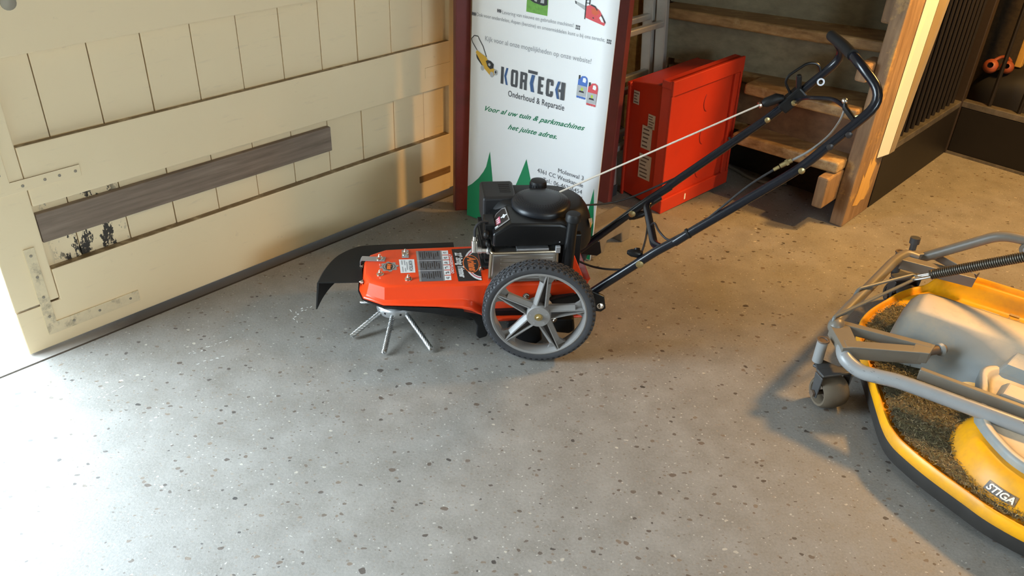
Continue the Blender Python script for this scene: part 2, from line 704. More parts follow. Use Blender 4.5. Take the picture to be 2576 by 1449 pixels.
# grey batten screwed across the planks
mb = MB()
mb.box((0.6415, VP + 0.002, 0.344), (1.667, VD - 0.004, 0.436))
mb.build('batten', M_batten, door, smooth=0, bevel=0.003, label='unpainted grey-brown batten across the planks')
# short brown wood strip let in the right end of the bottom rail
M_brown = wood('brown_strip_wood', (0.20, 0.11, 0.045), (0.42, 0.26, 0.12), 0.7)
mb = MB()
mb.box((2.08, VD - 0.002, 0.082), (2.2515, VD + 0.004, 0.111))
mb.build('repair_strip', M_brown, door, smooth=0, bevel=0.0015, label='bare brown wood strip')


def strap(pts, name, m, label=None):
    mb = MB()
    mb.prism(pts, (0, VD + 0.0002, 0), (1, 0, 0), (0, 0, 1), (0, 0.004, 0))
    o = mb.build(name, m, door, smooth=0, bevel=0.0012, label=label)
    return o


M_rust = mat('bracket_rusty', (0.78, 0.66, 0.44), 0.7, var=0.10, scale=60, dirt=(0.13, 0.10, 0.065), dirt_amt=0.35, bmp=0.2)
st = strap([(0.582, 0.346), (0.612, 0.346), (0.612, 0.086), (0.87, 0.086), (0.87, 0.048), (0.582, 0.048)], 'corner_bracket', M_rust, 'L-shaped bracket with flaking paint')
for (a, z) in ((0.597, 0.322), (0.597, 0.25), (0.597, 0.18), (0.597, 0.11), (0.66, 0.067), (0.74, 0.067), (0.84, 0.067)):
    MB().lathe([(0.0045, 0.0), (0.004, 0.0016), (0.001, 0.002)], (a, VD + 0.0042, z), (0, 1, 0), 10).build('screw', M_screw, st)
st = strap([(0.560, 0.76), (0.600, 0.76), (0.600, 0.553), (0.79, 0.553), (0.79, 0.518), (0.560, 0.518)], 'corner_bracket', M_door, 'L-shaped bracket painted over in cream')
for (a, z) in ((0.58, 0.74), (0.58, 0.66), (0.58, 0.58), (0.63, 0.535), (0.69, 0.536), (0.73, 0.536), (0.775, 0.536)):
    MB().lathe([(0.0045, 0.0), (0.004, 0.0016), (0.001, 0.002)], (a, VD + 0.0042, z), (0, 1, 0), 10).build('screw', M_screw, st)
# bolt head near the top left and small nail
MB().lathe([(0.02, 0.0), (0.019, 0.003), (0.012, 0.006), (0.001, 0.007)], (0.722, VD + 0.0002, 1.018), (0, 1, 0), 18).build('bolt', mat('bolt_dull', (0.40, 0.37, 0.30), 0.6, 0.5), door)
# strap end at the right end of the upper rail
mb = MB()
mb.box((2.12, VD + 0.0002, 0.520), (2.2515, VD + 0.003, 0.560))
mb.build('strap_end', M_door, door, smooth=0, bevel=0.001)

# ------------------------------------------------------------------ walls, ceiling
M_wallw = mat('whitewashed_wall', (0.42, 0.36, 0.27), 0.85, var=0.12, scale=4, bmp=0.2)
M_dark = wood('dark_boards', (0.055, 0.038, 0.022), (0.12, 0.085, 0.05), 0.8)
M_ceil = wood('ceiling_boards', (0.14, 0.10, 0.06), (0.24, 0.18, 0.11), 0.85)


def wall(name, lo, hi, m):
    mb = MB(ROOM)
    mb.box(lo, hi)
    o = mb.build(name, m, smooth=0)
    o['kind'] = 'structure'
    return o


wall('wall_left', (2.30, -2.60, -0.0), (6.2, -2.475, 2.75), M_wallw)
wall('wall_left_front', (-4.0, -2.62, -0.0), (-1.62, -2.475, 2.75), M_wallw)
wall('wall_left_over_door', (-1.62, -2.62, 2.0), (0.50, -2.475, 2.75), M_wallw)
wall('wall_left_over_door_leaf', (0.50, -2.62, 2.47), (2.30, -2.475, 2.75), M_wallw)
wall('wall_back', (6.0, -2.475, 0.0), (6.2, 3.2, 2.75), M_dark)
mb = MB(ROOM)
for lo, hi in (((-4.0, 3.2, 0.0), (0.0, 3.35, 2.75)), ((1.4, 3.2, 0.0), (6.2, 3.35, 2.75)), ((0.0, 3.2, 0.0), (1.4, 3.35, 1.25)), ((0.0, 3.2, 2.05), (1.4, 3.35, 2.75))):  # gap left in the wall for the added fill opening
    mb.box(lo, hi)
o = mb.build('wall_right', M_wallw, smooth=0)
o['kind'] = 'structure'
wn = struct_empty('fill_opening_1', ROOM)  # unseen opening added so daylight brightens the door
for lo, hi in (((0.0, 3.25, 1.25), (1.4, 3.30, 1.29)), ((0.0, 3.25, 2.01), (1.4, 3.30, 2.05)), ((0.0, 3.25, 1.29), (0.04, 3.30, 2.01)), ((1.36, 3.25, 1.29), (1.4, 3.30, 2.01)), ((0.685, 3.25, 1.29), (0.715, 3.30, 2.01))):
    mb = MB()
    mb.box(lo, hi)
    mb.build('fill_frame', M_door, wn, smooth=0, bevel=0.003)
wall('wall_front', (-4.15, -2.62, 0.0), (-4.0, 3.35, 2.75), M_wallw)
wall('ceiling', (-4.15, -2.62, 2.75), (6.2, 3.35, 2.87), M_ceil)


# ------------------------------------------------------------------ red banner stand with the banner leaning on it
M_maroon = mat('maroon_paint', (0.155, 0.028, 0.026), 0.5, var=0.18, scale=20, dirt=(0.10, 0.03, 0.025), dirt_amt=0.3)
stand = thing('banner_stand', 'dark red frame with two upright posts holding the white banner', 'stand')
p0, p1 = uvz(2.166, -2.268), uvz(2.695, -1.914)
e = (p1 - p0).normalized()
n_ = Vec((-e.y, e.x, 0))
for p, w in ((p0, 0.056),):
    mb = MB()
    mb.bar(p, p + Vec((0, 0, 1.95)), w, 0.056 if w > 0.05 else 0.04, up=n_)
    mb.build('post', M_maroon, stand, smooth=0, bevel=0.004)
mb = MB(ROOM)
mb.box((2.645, -2.03, 0.0), (2.675, -1.868, 1.95))
mb.build('post', M_maroon, stand, smooth=0, bevel=0.003)
for z in (1.90, 1.2):
    mb = MB()
    mb.bar(p0 + e * 0.03 + Vec((0, 0, z)), uvz(2.644, -1.95, z), 0.03, 0.05)
    mb.build('crossbar', M_maroon, stand, smooth=0, bevel=0.003)

# banner plane
BL = Vec((-0.1975, 3.056, 0.003))
BR = Vec((0.2835, 2.7385, 0.003))
be = (BR - BL).normalized()
bn = Vec((-be.y, be.x, 0))
BWID = 0.584
ph = rad(1.2)
bu = (Vec((0, 0, 1)) * cos(ph) + bn * sin(ph)).normalized()
bnorm = be.cross(bu).normalized()      # towards the viewer
if bnorm.y > 0:
    bnorm = -bnorm
M_banner = mat('banner_white_vinyl', (0.82, 0.83, 0.84), 0.45, var=0.02, scale=5)
M_ink = mat('ink_grey', (0.060, 0.062, 0.07), 0.6)
M_inkl = mat('ink_light_grey', (0.30, 0.31, 0.33), 0.6)
M_blue = mat('ink_blue', (0.035, 0.10, 0.26), 0.6)
M_green = mat('ink_green', (0.002, 0.235, 0.085), 0.55, var=0.05)
M_dgreen = mat('ink_dark_green', (0.01, 0.19, 0.085), 0.6)
M_orange = mat('ink_orange', (0.62, 0.10, 0.035), 0.6)
M_red = mat('ink_red', (0.66, 0.07, 0.08), 0.6)
M_yel = mat('ink_yellow', (0.62, 0.36, 0.03), 0.6)
M_grass = mat('ink_grass', (0.14, 0.36, 0.05), 0.6, var=0.35, scale=90)
M_black = mat('ink_black', (0.018, 0.018, 0.02), 0.6)
M_sil = mat('ink_silver', (0.42, 0.43, 0.44), 0.6)
M_bblue = mat('ink_bright_blue', (0.06, 0.16, 0.52), 0.6)

banner = thing('advertising_banner', 'tall white banner with green pointed shapes and dealer text behind the trimmer', 'banner')
BH = 1.95
mb = MB()
rings = []
nz = 14
for side in (0.0, -0.006):
    pass
# sheet with a slightly curled lower left corner
grid = []
for j in range(nz + 1):
    h = BH * (j / nz) ** 1.6
    row = []
    for i in range(13):
        s = i / 12
        curl = max(0.0, 1 - h / 0.10) * max(0.0, 1 - s / 0.12)
        p = BL + be * (s * BWID - 0.012 * curl) + bu * (h + 0.014 * curl) - bnorm * (0.05 * curl ** 1.5)
        row.append(p)
    grid.append(row)
flat = [p for r in grid for p in r]
fs = []
for j in range(nz):
    for i in range(12):
        a = j * 13 + i
        fs.append((a, a + 1, a + 14, a + 13))
mb.add(flat, fs)
pn = mb.build('sheet', M_banner, banner, smooth=60)
so = pn.modifiers.new('thick', 'SOLIDIFY')
so.thickness = 0.003
so.offset = -1
# make sure the print side faces out
if pn.data.polygons[60].normal.dot(bnorm) < 0:
    pn.data.flip_normals()


def bpt(a, h, lift=0.0008):
    return BL + be * a + bu * h + bnorm * lift


def btext(s, x0, y0, x1, y1, cap, m, shear=0.0, bold=0.0, space=1.0):
    o, q = bpt(x0, y0), bpt(x1, y1)
    ax = q - o
    mb = MB()
    ay = bu * cap
    add_text(mb, s, o, ax, ay, shear=shear, bold=bold, space=space)
    return mb.build('lettering', m, banner, smooth=0, fixn=False)


def bpoly(shapes, mats, name):
    mb = MB()
    for i, (mi, poly) in enumerate(shapes):
        pts = [bpt(x, y, 0.0006 + 0.00012 * i) for x, y in poly]
        mb.add(pts, [tuple(range(len(pts)))], mi)
    return mb.build(name, mats, banner, smooth=0, fixn=False)


def circ(cx, cy, rx, ry=None, n=16):
    ry = ry or rx
    return [(cx + rx * cos(2 * pi * k / n), cy + ry * sin(2 * pi * k / n)) for k in range(n)]




# --- print on the banner
btext('Kijk voor al onze mogelijkheden op onze website!', 0.0624, 0.7225, 0.5039, 0.7305, 0.0172, M_inkl)
btext('Levering van nieuwe en gebruikte machines!', 0.1331, 0.8292, 0.4235, 0.8375, 0.0125, M_inkl)
btext('Ook voor onderdelen, Aspen (benzine) en smeermiddelen kunt u bij ons terecht.', 0.0198, 0.8022, 0.5472, 0.8120, 0.0125, M_inkl)


def chevrons(x, y, h, left, m):
    """row of three solid curved quote bars"""
    sh = []
    s = -1 if left else 1
    for k in range(3):
        c = x + k * 0.0062
        sh.append((0, [(c, y), (c + 0.0042, y), (c + 0.0042 + s * 0.001, y + h * 0.3), (c + 0.0042 - s * 0.002, y + h * 0.5), (c + 0.0042 + s * 0.001, y + h * 0.7), (c + 0.0042, y + h), (c, y + h), (c + s * 0.001, y + h * 0.5)]))
    return bpoly(sh, [m], 'lettering')


chevrons(0.1112, 0.8310, 0.012, True, M_ink)
chevrons(0.4318, 0.8325, 0.014, False, M_ink)
chevrons(0.0005, 0.8010, 0.012, True, M_ink)
chevrons(0.5535, 0.8090, 0.014, False, M_ink)

# dealer word mark, drawn letter by letter
y0, h = 0.5818, 0.0625


def blk(x, w, segs, mi=0):
    return [(mi, [(x + a * w, y0 + b * h) for a, b in s]) for s in segs]


S = []
S += blk(0.138, 0.0125, [[(0, 0), (1, 0), (1, 1), (0, 1)]])
S += blk(0.1515, 0.019, [[(0.08, 0.5), (0.52, 0), (1, 0), (0.56, 0.5)], [(0.08, 0.5), (0.56, 0.5), (1, 1), (0.52, 1)]], 1)
ow = 0.0305
S += blk(0.1825, ow, [[(0, 0.12), (0.12, 0), (0.36, 0), (0.36, 1), (0.12, 1), (0, 0.88)], [(0.64, 0), (0.88, 0), (1, 0.12), (1, 0.88), (0.88, 1), (0.64, 1)],
                      [(0.36, 0), (0.64, 0), (0.64, 0.16), (0.36, 0.16)], [(0.36, 0.84), (0.64, 0.84), (0.64, 1), (0.36, 1)]])
S += blk(0.223, 0.030, [[(0, 0), (0.38, 0), (0.38, 1), (0, 1)], [(0.38, 0.84), (0.9, 0.84), (0.98, 0.93), (0.88, 1), (0.38, 1)],
                        [(0.64, 0.56), (0.98, 0.60), (1, 0.92), (0.9, 1), (0.64, 1)], [(0.38, 0.42), (0.64, 0.42), (0.98, 0.52), (0.94, 0.62), (0.38, 0.58)],
                        [(0.62, 0), (1, 0), (0.96, 0.5), (0.6, 0.46)]])
S += [(0, [(0.2559, 0.6470), (0.2944, 0.6470), (0.2944, 0.6580), (0.2559, 0.6580)])]
S += [(1, [(0.2655, 0.612), (0.279, 0.612), (0.2855, 0.6435), (0.272, 0.6435)]), (1, [(0.272, 0.5818), (0.2855, 0.5818), (0.279, 0.612), (0.2655, 0.612)])]
S += blk(0.3005, 0.0225, [[(0, 0), (0.5, 0), (0.5, 1), (0, 1)], [(0.5, 0), (1, 0), (1, 0.17), (0.5, 0.17)], [(0.5, 0.42), (0.9, 0.42), (0.9, 0.58), (0.5, 0.58)], [(0.5, 0.83), (1, 0.83), (1, 1), (0.5, 1)]])
S += blk(0.335, 0.0285, [[(0, 0.12), (0.12, 0), (0.38, 0), (0.38, 1), (0.12, 1), (0, 0.88)], [(0.38, 0), (0.88, 0), (1, 0.12), (1, 0.34), (0.64, 0.34), (0.64, 0.16), (0.38, 0.16)],
                         [(0.38, 0.84), (0.64, 0.84), (0.64, 0.66), (1, 0.66), (1, 0.88), (0.88, 1), (0.38, 1)]])
S += blk(0.373, 0.019, [[(0.0, 0.5), (0.5, 0), (1, 0), (0.52, 0.5)], [(0.0, 0.5), (0.52, 0.5), (1, 1), (0.5, 1)]], 1)
S += blk(0.3965, 0.015, [[(0, 0), (1, 0), (1, 1), (0, 1)]])
S += [(0, [(0.388, y0 + 0.42 * h), (0.3965, y0 + 0.42 * h), (0.3965, y0 + 0.58 * h), (0.388, y0 + 0.58 * h)])]
bpoly(S, [M_ink, M_blue], 'word_mark')
btext('Onderhoud & Reparatie', 0.1739, 0.5424, 0.4149, 0.5450, 0.0215, M_ink, bold=0.012, space=1.05)
btext('Voor al uw tuin & parkmachines', 0.0722, 0.4625, 0.5052, 0.4945, 0.0185, M_dgreen, shear=0.55, bold=0.022, space=1.05)
btext('het juiste adres.', 0.1794, 0.4175, 0.3949, 0.4340, 0.0185, M_dgreen, shear=0.55, bold=0.022, space=1.05)
btext('Molenwal 3', 0.4117, 0.3095, 0.5200, 0.3090, 0.0165, M_ink)
btext('4361 CC Westkapelle', 0.3224, 0.2850, 0.5211, 0.2810, 0.0165, M_ink)
btext('Tel.: 06-46256454', 0.350, 0.2555, 0.5193, 0.2540, 0.0165, M_ink)
btext('www.kortech.nl', 0.365, 0.2295, 0.5221, 0.2290, 0.0165, M_ink)
# green pointed trees along the bottom
T1 = [(-0.0, 0.0012), (0.0, 0.129), (0.022, 0.147), (0.0522, 0.1798), (0.075, 0.214), (0.0874, 0.2389), (0.1028, 0.307), (0.114, 0.235), (0.1262, 0.1525), (0.1262, 0.0012)]
T2 = [(0.1262, 0.0012), (0.1262, 0.153), (0.150, 0.176), (0.1739, 0.1996), (0.186, 0.178), (0.200, 0.145), (0.208, 0.142), (0.208, 0.0012)]
T3 = [(0.208, 0.0012), (0.208, 0.142), (0.222, 0.1817), (0.2492, 0.257), (0.2713, 0.3225), (0.283, 0.285), (0.2939, 0.2512), (0.315, 0.165), (0.330, 0.06), (0.330, 0.0012)]
T4 = [(0.515, 0.0012), (0.527, 0.06), (0.541, 0.13), (0.5529, 0.1994), (0.5663, 0.2909), (0.574, 0.22), (0.5815, 0.14), (0.5815, 0.0012)]
for T in (T1, T2, T3, T4):
    bpoly([(0, T)], [M_green], 'tree_print')
# photo of a machine on grass
bpoly([(0, [(0.232, 0.8545), (0.318, 0.8545), (0.318, 0.956), (0.232, 0.956)]),
       (1, [(0.232, 0.918), (0.318, 0.918), (0.318, 0.956), (0.232, 0.956)]),
       (2, [(0.243, 0.896), (0.262, 0.889), (0.300, 0.885), (0.316, 0.890), (0.314, 0.915), (0.295, 0.925), (0.245, 0.915)]),
       (3, [(0.262, 0.896), (0.272, 0.893), (0.276, 0.91), (0.265, 0.915)]), (3, [(0.287, 0.893), (0.302, 0.893), (0.302, 0.908), (0.29, 0.91)]),
       (4, [(0.268, 0.903), (0.275, 0.903), (0.275, 0.912), (0.268, 0.912)])],
      [M_grass, M_dgreen, M_black, M_sil, M_red], 'machine_photo')
# chain saw
bpoly([(0, [(0.4205, 0.9235), (0.4235, 0.914), (0.4625, 0.8985), (0.466, 0.912)]),
       (3, [(0.4205, 0.9235), (0.4235, 0.914), (0.428, 0.913), (0.427, 0.921)]),
       (1, [(0.466, 0.876), (0.49, 0.871), (0.538, 0.862), (0.5415, 0.872), (0.528, 0.892), (0.517, 0.907), (0.500, 0.915), (0.480, 0.919), (0.466, 0.913)]),
       (2, [(0.488, 0.893), (0.502, 0.888), (0.517, 0.899), (0.504, 0.912), (0.485, 0.909)]),
       (4, [(0.517, 0.884), (0.527, 0.873), (0.536, 0.872), (0.528, 0.886), (0.522, 0.891)]),
       (3, [(0.461, 0.910), (0.4655, 0.910), (0.4655, 0.934), (0.461, 0.934)]), (3, [(0.475, 0.919), (0.479, 0.919), (0.479, 0.937), (0.475, 0.937)]),
       (3, [(0.461, 0.930), (0.479, 0.934), (0.479, 0.9375), (0.461, 0.9345)]), (3, [(0.461, 0.921), (0.478, 0.923), (0.478, 0.9255), (0.461, 0.9235)]),
       (3, [(0.462, 0.871), (0.4655, 0.871), (0.4655, 0.915), (0.462, 0.915)]),
       (3, [(0.482, 0.918), (0.498, 0.914), (0.506, 0.905), (0.509, 0.907), (0.500, 0.918), (0.483, 0.922)]),
       (3, [(0.523, 0.893), (0.540, 0.871), (0.5425, 0.874), (0.525, 0.897)]), (3, [(0.493, 0.879), (0.498, 0.878), (0.498, 0.882), (0.493, 0.883)])],
      [M_sil, M_red, M_orange, M_black, M_banner], 'chainsaw_print')
# yellow walk-behind mower
w = 0.0016
hl = [(0.0275, 0.6815), (0.006, 0.706), (0.0017, 0.7183), (0.0136, 0.7317), (0.0309, 0.7322), (0.037, 0.722), (0.055, 0.700), (0.071, 0.665)]
S = []
for a, c in zip(hl[:-1], hl[1:]):
    d = Vec((c[0] - a[0], c[1] - a[1], 0)).normalized()
    px, py = -d.y * w, d.x * w
    S.append((0, [(a[0] - px, a[1] - py), (c[0] - px, c[1] - py), (c[0] + px, c[1] + py), (a[0] + px, a[1] + py)]))
S += [(0, [(0.0267, 0.6559), (0.03, 0.650), (0.056, 0.626), (0.0563, 0.640), (0.0245, 0.668)]),
      (1, [(0.0226, 0.6721), (0.0275, 0.6815), (0.05, 0.672), (0.07, 0.6649), (0.0774, 0.6551), (0.082, 0.648), (0.104, 0.630), (0.118, 0.622), (0.105, 0.600), (0.088, 0.603), (0.060, 0.624), (0.050, 0.638)]),
      (0, [(0.069, 0.650), (0.078, 0.632), (0.09, 0.624), (0.104, 0.630), (0.105, 0.645), (0.092, 0.654), (0.078, 0.655)]),
      (2, circ(0.086, 0.640, 0.0055)),
      (2, circ(0.0555, 0.6215, 0.008, 0.010)), (2, circ(0.0985, 0.606, 0.0085, 0.0105)), (2, circ(0.1155, 0.6175, 0.0085, 0.0105)),
      (0, circ(0.1155, 0.6185, 0.0040, 0.0052))]
bpoly(S, [M_black, M_yel, M_sil], 'mower_print')


# two jerrycans
def can(x, y, c):
    s = [(c, [(x + a, y + b) for a, b in ((0.001, 0.02), (0.0375, 0.022), (0.039, 0.052), (0.040, 0.066), (0.037, 0.078), (0.028, 0.083), (0.016, 0.081), (0.010, 0.073), (0.002, 0.066))]),
         (3, [(x + a, y + b) for a, b in ((0.0195, 0.062), (0.031, 0.060), (0.0335, 0.070), (0.029, 0.077), (0.0205, 0.075))]),
         (4, [(x + a, y + b) for a, b in ((0.003, 0.066), (0.010, 0.073), (0.0095, 0.083), (0.003, 0.082))]),
         (2, [(x + a, y + b) for a, b in ((0.0, 0.010), (0.037, 0.012), (0.0385, 0.048), (0.0005, 0.048))]),
         (5, circ(x + 0.020, y + 0.036, 0.0045, 0.006)), (4, [(x + a, y + b) for a, b in ((0.008, 0.024), (0.030, 0.024), (0.027, 0.030), (0.011, 0.030))])]
    for k in range(4):
        s.append((c, [(x + 0.0005 + k * 0.0093, y + 0.010), (x + 0.0095 + k * 0.0093, y + 0.010), (x + 0.0085 + k * 0.0093, y + 0.003), (x + 0.0015 + k * 0.0093, y + 0.003)]))
    return s


bpoly(can(0.4585, 0.6015, 0) + can(0.5005, 0.5855, 1), [M_bblue, M_red, M_sil, M_banner, M_black, mat('ink_lime', (0.45, 0.6, 0.05), 0.6)], 'jerrycan_print')

# ------------------------------------------------------------------ grey foot block under the edge of the banner
M_block = mat('grey_recycled_plastic', (0.17, 0.145, 0.11), 0.8, var=0.2, scale=25, dirt=(0.10, 0.075, 0.05), dirt_amt=0.4, bmp=0.2)
mb = MB(ROOM)
mb.prism([(2.236, 0), (2.315, 0), (2.325, 0.045), (2.415, 0.045), (2.425, 0.0), (2.475, 0.0), (2.475, 0.105), (2.462, 0.122), (2.236, 0.122)], (0, -1.625, 0), (1, 0, 0), (0, 0, 1), (0, -0.075, 0))
blk_ = mb.build('foot_block', M_block, smooth=0, bevel=0.006)
tag(blk_, 'low grey block with a notch underneath on the floor beside the banner', 'block')

# ------------------------------------------------------------------ aluminium ladder
M_alu = mat('aluminium_dull', (0.46, 0.45, 0.42), 0.45, 0.6, var=0.10, scale=14, dirt=(0.20, 0.17, 0.12), dirt_amt=0.3)
lad = thing('ladder', 'aluminium ladder standing upright between the banner and the red crate', 'ladder')
vl = -1.903


def lv_(z):
    return vl - 0.090 * z          # leans back


for k, (u, off) in enumerate(((2.724, 0.0), (3.052, 0.0), (2.742, -0.056), (3.034, -0.056))):
    for q in (0,):
        mb = MB(ROOM)
        wd_, dp = 0.024, 0.05
        c0, c1 = Vec((u + wd_ / 2, lv_(0) - dp / 2 + off, 0.004)), Vec((u + wd_ / 2, lv_(2.3) - dp / 2 + off, 2.3))
        mb.bar(c0, c1, wd_, dp, up=(0, 1, 0))
        mb.build('rail', M_alu, lad, smooth=0, bevel=0.003)
        if off == 0:
            mb = MB(ROOM)
            mb.box((u - 0.003, vl - dp - 0.002, 0.0), (u + wd_ + 0.003, vl + 0.002, 0.05))
            mb.build('rubber_foot', mat('dark_rubber', (0.03, 0.03, 0.032), 0.8), lad, smooth=0, bevel=0.003)
for z in (0.20, 0.435, 0.668, 0.90, 1.135, 1.37, 1.60, 1.835):
    mb = MB(ROOM)
    mb.bar((2.745, lv_(z) - 0.02, z), (3.06, lv_(z) - 0.02, z), 0.026, 0.026)
    mb.build('rung', M_alu, lad, smooth=0, bevel=0.005)
    mb = MB(ROOM)
    mb.bar((2.76, lv_(z) - 0.078, z + 0.022), (3.04, lv_(z) - 0.078, z + 0.022), 0.026, 0.026)
    mb.build('rung', M_alu, lad, smooth=0, bevel=0.005)

# yellow pine studs standing behind the ladder
M_pine = wood('yellow_pine', (0.36, 0.19, 0.045), (0.58, 0.34, 0.10), 0.65)
mb = MB(ROOM)
mb.bar((3.31, -2.243, 0.0), (3.31, -2.30, 0.75), 0.06, 0.05, up=(0, 1, 0))
mb.bar((3.335, -2.33, 0.50), (3.335, -2.225, 0.92), 0.05, 0.045, up=(0, 1, 0))
st = mb.build('timber_prop', M_pine, smooth=0, bevel=0.003)
tag(st, 'yellow pine prop with a diagonal brace behind the aluminium ladder', 'timber')
mb = MB(ROOM)
mb.box((3.42, -2.45, 0.0), (3.44, -2.16, 2.0))
o = mb.build('boarding', wood('pinkish_boards', (0.20, 0.12, 0.07), (0.34, 0.22, 0.14), 0.8), smooth=0)
tag(o, 'brown upright board behind the yellow pine prop', 'board')

# ------------------------------------------------------------------ red crate standing on its end
M_crate = mat('red_plastic', (0.44, 0.027, 0.008), 0.42, var=0.08, scale=12, dirt=(0.34, 0.03, 0.015), dirt_amt=0.25)
cf = Vec((0.604, 3.147, 0.0))
c1v = Vec((0.745, 0.667, 0)).normalized()
c2v = Vec((-c1v.y, c1v.x, 0))
tl = rad(3.2)
CM = frame(cf, c1v * cos(tl) + Vec((0, 0, 1)) * sin(tl), c2v, Vec((0, 0, 1)) * cos(tl) - c1v * sin(tl))
crate = thing('plastic_crate', 'red plastic lidded crate standing on its end in front of the stairs', 'crate', CM)
CW, CD, CH = 0.445, 0.240, 0.575
mb = MB()
mb.hexa([(0.014, 0.030, 0.006), (CW - 0.014, 0.030, 0.006), (CW - 0.018, CD - 0.006, 0.012), (0.018, CD - 0.006, 0.012)], [(0.014, 0.030, CH - 0.030), (CW - 0.014, 0.030, CH - 0.030), (CW - 0.018, CD - 0.006, CH - 0.066), (0.018, CD - 0.006, CH - 0.066)])
mb.build('body', M_crate, crate, smooth=0, bevel=0.006)
mb = MB()       # front face with raised border
mb.box((0.004, 0.012, 0.004), (CW - 0.004, 0.031, CH - 0.004))
lid = mb.build('lid', M_crate, crate, smooth=0, bevel=0.003)
mb = MB()
for lo, hi in (((0.0, 0.0, 0.0), (CW, 0.0125, 0.062)), ((0.0, 0.0, CH - 0.062), (CW, 0.0125, CH)), ((CW - 0.052, 0.0, 0.062), (CW - 0.022, 0.0125, CH - 0.062)), ((CW - 0.012, 0.002, 0.06), (CW, 0.0125, CH - 0.06)), ((0.0, 0.003, 0.062), (0.016, 0.0125, CH - 0.062))):
    mb.box(lo, hi)
mb.build('border', M_crate, lid, smooth=0, bevel=0.003)
M_cline = mat('red_plastic_groove', (0.30, 0.02, 0.01), 0.5)
for zc in (0.13, 0.285, 0.43):
    mb = MB()
    mb.tube([(CW * 0.52 - 0.030 * cos(a) + 0.018, 0.0115, zc + 0.042 * sin(a)) for a in [rad(x) for x in range(-75, 60, 9)]], 0.0022, 6)
    mb.build('finger_mark', M_cline, lid)
mb = MB()
for lo, hi in (((-0.004, 0.010, CH - 0.034), (CW, 0.055, CH - 0.004)), ((0.004, CD - 0.018, CH - 0.085), (CW - 0.004, CD, CH - 0.066)), ((0.002, 0.008, 0.0), (0.0165, 0.058, CH - 0.01)), ((0.008, CD - 0.014, 0.0), (0.020, CD - 0.001, CH - 0.07))):
    mb.box(lo, hi)
mb.build('rim', M_crate, crate, smooth=0, bevel=0.004)
M_lab = mat('sticker_paper', (0.46, 0.40, 0.34), 0.7, var=0.15, scale=60)
M_labp = mat('sticker_print', (0.10, 0.07, 0.06), 0.7)
mb = MB()
X = 0.0138


def crate_sticker(y0, z0, y1, z1, rows):
    mb = MB()
    mb.box((X - 0.0006, y0, z0), (X + 0.0004, y1, z1))
    s = mb.build('sticker', M_lab, crate, smooth=0)
    mb = MB()
    h = (z1 - z0) / (rows * 2 + 1)
    for k in range(rows):
        a = RNG.uniform(0.05, 0.15)
        c = RNG.uniform(0.55, 0.92)
        mb.box((X - 0.0009, y0 + (y1 - y0) * (1 - c), z0 + h * (2 * k + 1)), (X - 0.0006, y1 - (y1 - y0) * a, z0 + h * (2 * k + 1.7)))
    mb.build('sticker_print', M_labp, s, smooth=0)


crate_sticker(0.178, 0.425, 0.208, 0.480, 4)
crate_sticker(0.085, 0.345, 0.122, 0.405, 5)
crate_sticker(0.095, 0.250, 0.148, 0.350, 5)
crate_sticker(0.085, 0.115, 0.150, 0.225, 6)
mb = MB()
mb.box((0.15, -0.0006, 0.018), (0.158, 0.0002, 0.045))
mb.build('sticker', mat('white_scrap', (0.7, 0.68, 0.62), 0.7), crate, smooth=0)


# ------------------------------------------------------------------ wooden stairs
M_tread = wood('stair_tread_wood', (0.16, 0.085, 0.028), (0.40, 0.245, 0.10), 0.55, (1.5, 10, 14), worn=(0.46, 0.33, 0.16), worn_amt=0.3)
M_string = wood('stair_string_wood', (0.15, 0.085, 0.04), (0.33, 0.21, 0.11), 0.7, (10, 10, 1.2), worn=(0.50, 0.30, 0.09), worn_amt=0.25)
M_ply = wood('riser_plywood', (0.15, 0.125, 0.075), (0.25, 0.215, 0.135), 0.8, (3, 8, 8), bmp=0.15)
M_redply = wood('riser_brown', (0.10, 0.05, 0.022), (0.19, 0.10, 0.045), 0.7, (3, 8, 8))
M_cream = mat('cream_trim_paint', (0.78, 0.75, 0.56), 0.5, var=0.06, scale=6, dirt=(0.40, 0.30, 0.16), dirt_amt=0.15)
stairs = thing('staircase', 'steep worn wooden staircase with a heavy string board on its right', 'stairs')
VS = -1.137
# treads: (right end u, left end u, z top, thickness, left v)
TR = [(3.145, 3.075, 0.286, 0.048, -2.02), (3.190, 3.085, 0.494, 0.046, -2.03), (3.352, 3.090, 0.725, 0.046, -2.04), (3.46, 3.12, 0.950, 0.046, -2.05), (3.58, 3.28, 1.175, 0.046, -2.06)]
for i, (ur, ul, z, t, vl_) in enumerate(TR):
    dpt = 0.235
    mb = MB(ROOM)
    if i < 2:       # the lowest two treads are narrower at their left end
        um = ur + (ul - ur) * (1.597 + VS) / (-vl_ + VS)
        pg = [(ur, VS), (um, -1.597), (3.262, -1.600), (3.262, vl_), (ul + dpt + 0.05, vl_), (ur + dpt, VS)]
    else:
        pg = [(ur, VS), (ul, vl_), (ul + dpt, vl_), (ur + dpt, VS)]
    mb.prism(pg, (0, 0, z - t), (1, 0, 0), (0, 1, 0), (0, 0, t))
    mb.build('tread', M_tread, stairs, smooth=0, bevel=0.010, segs=3)
    z0 = (TR[i - 1][2] if i else 0.10)
    du = 0.085 if i else 0.13
    mb = MB(ROOM)
    dl = du + (0.06 if i < 2 else 0)
    b4 = [(ur + du, VS, z0), (ur + du + 0.018, VS, z0), (ul + dl + 0.018, vl_, z0), (ul + dl, vl_, z0)]
    t4 = [(a, b, z - t - 0.001) for a, b, c in b4]
    mb.hexa(b4, t4)
    if i:
        mb.build('riser', M_redply if i == 1 else M_ply, stairs, smooth=0)
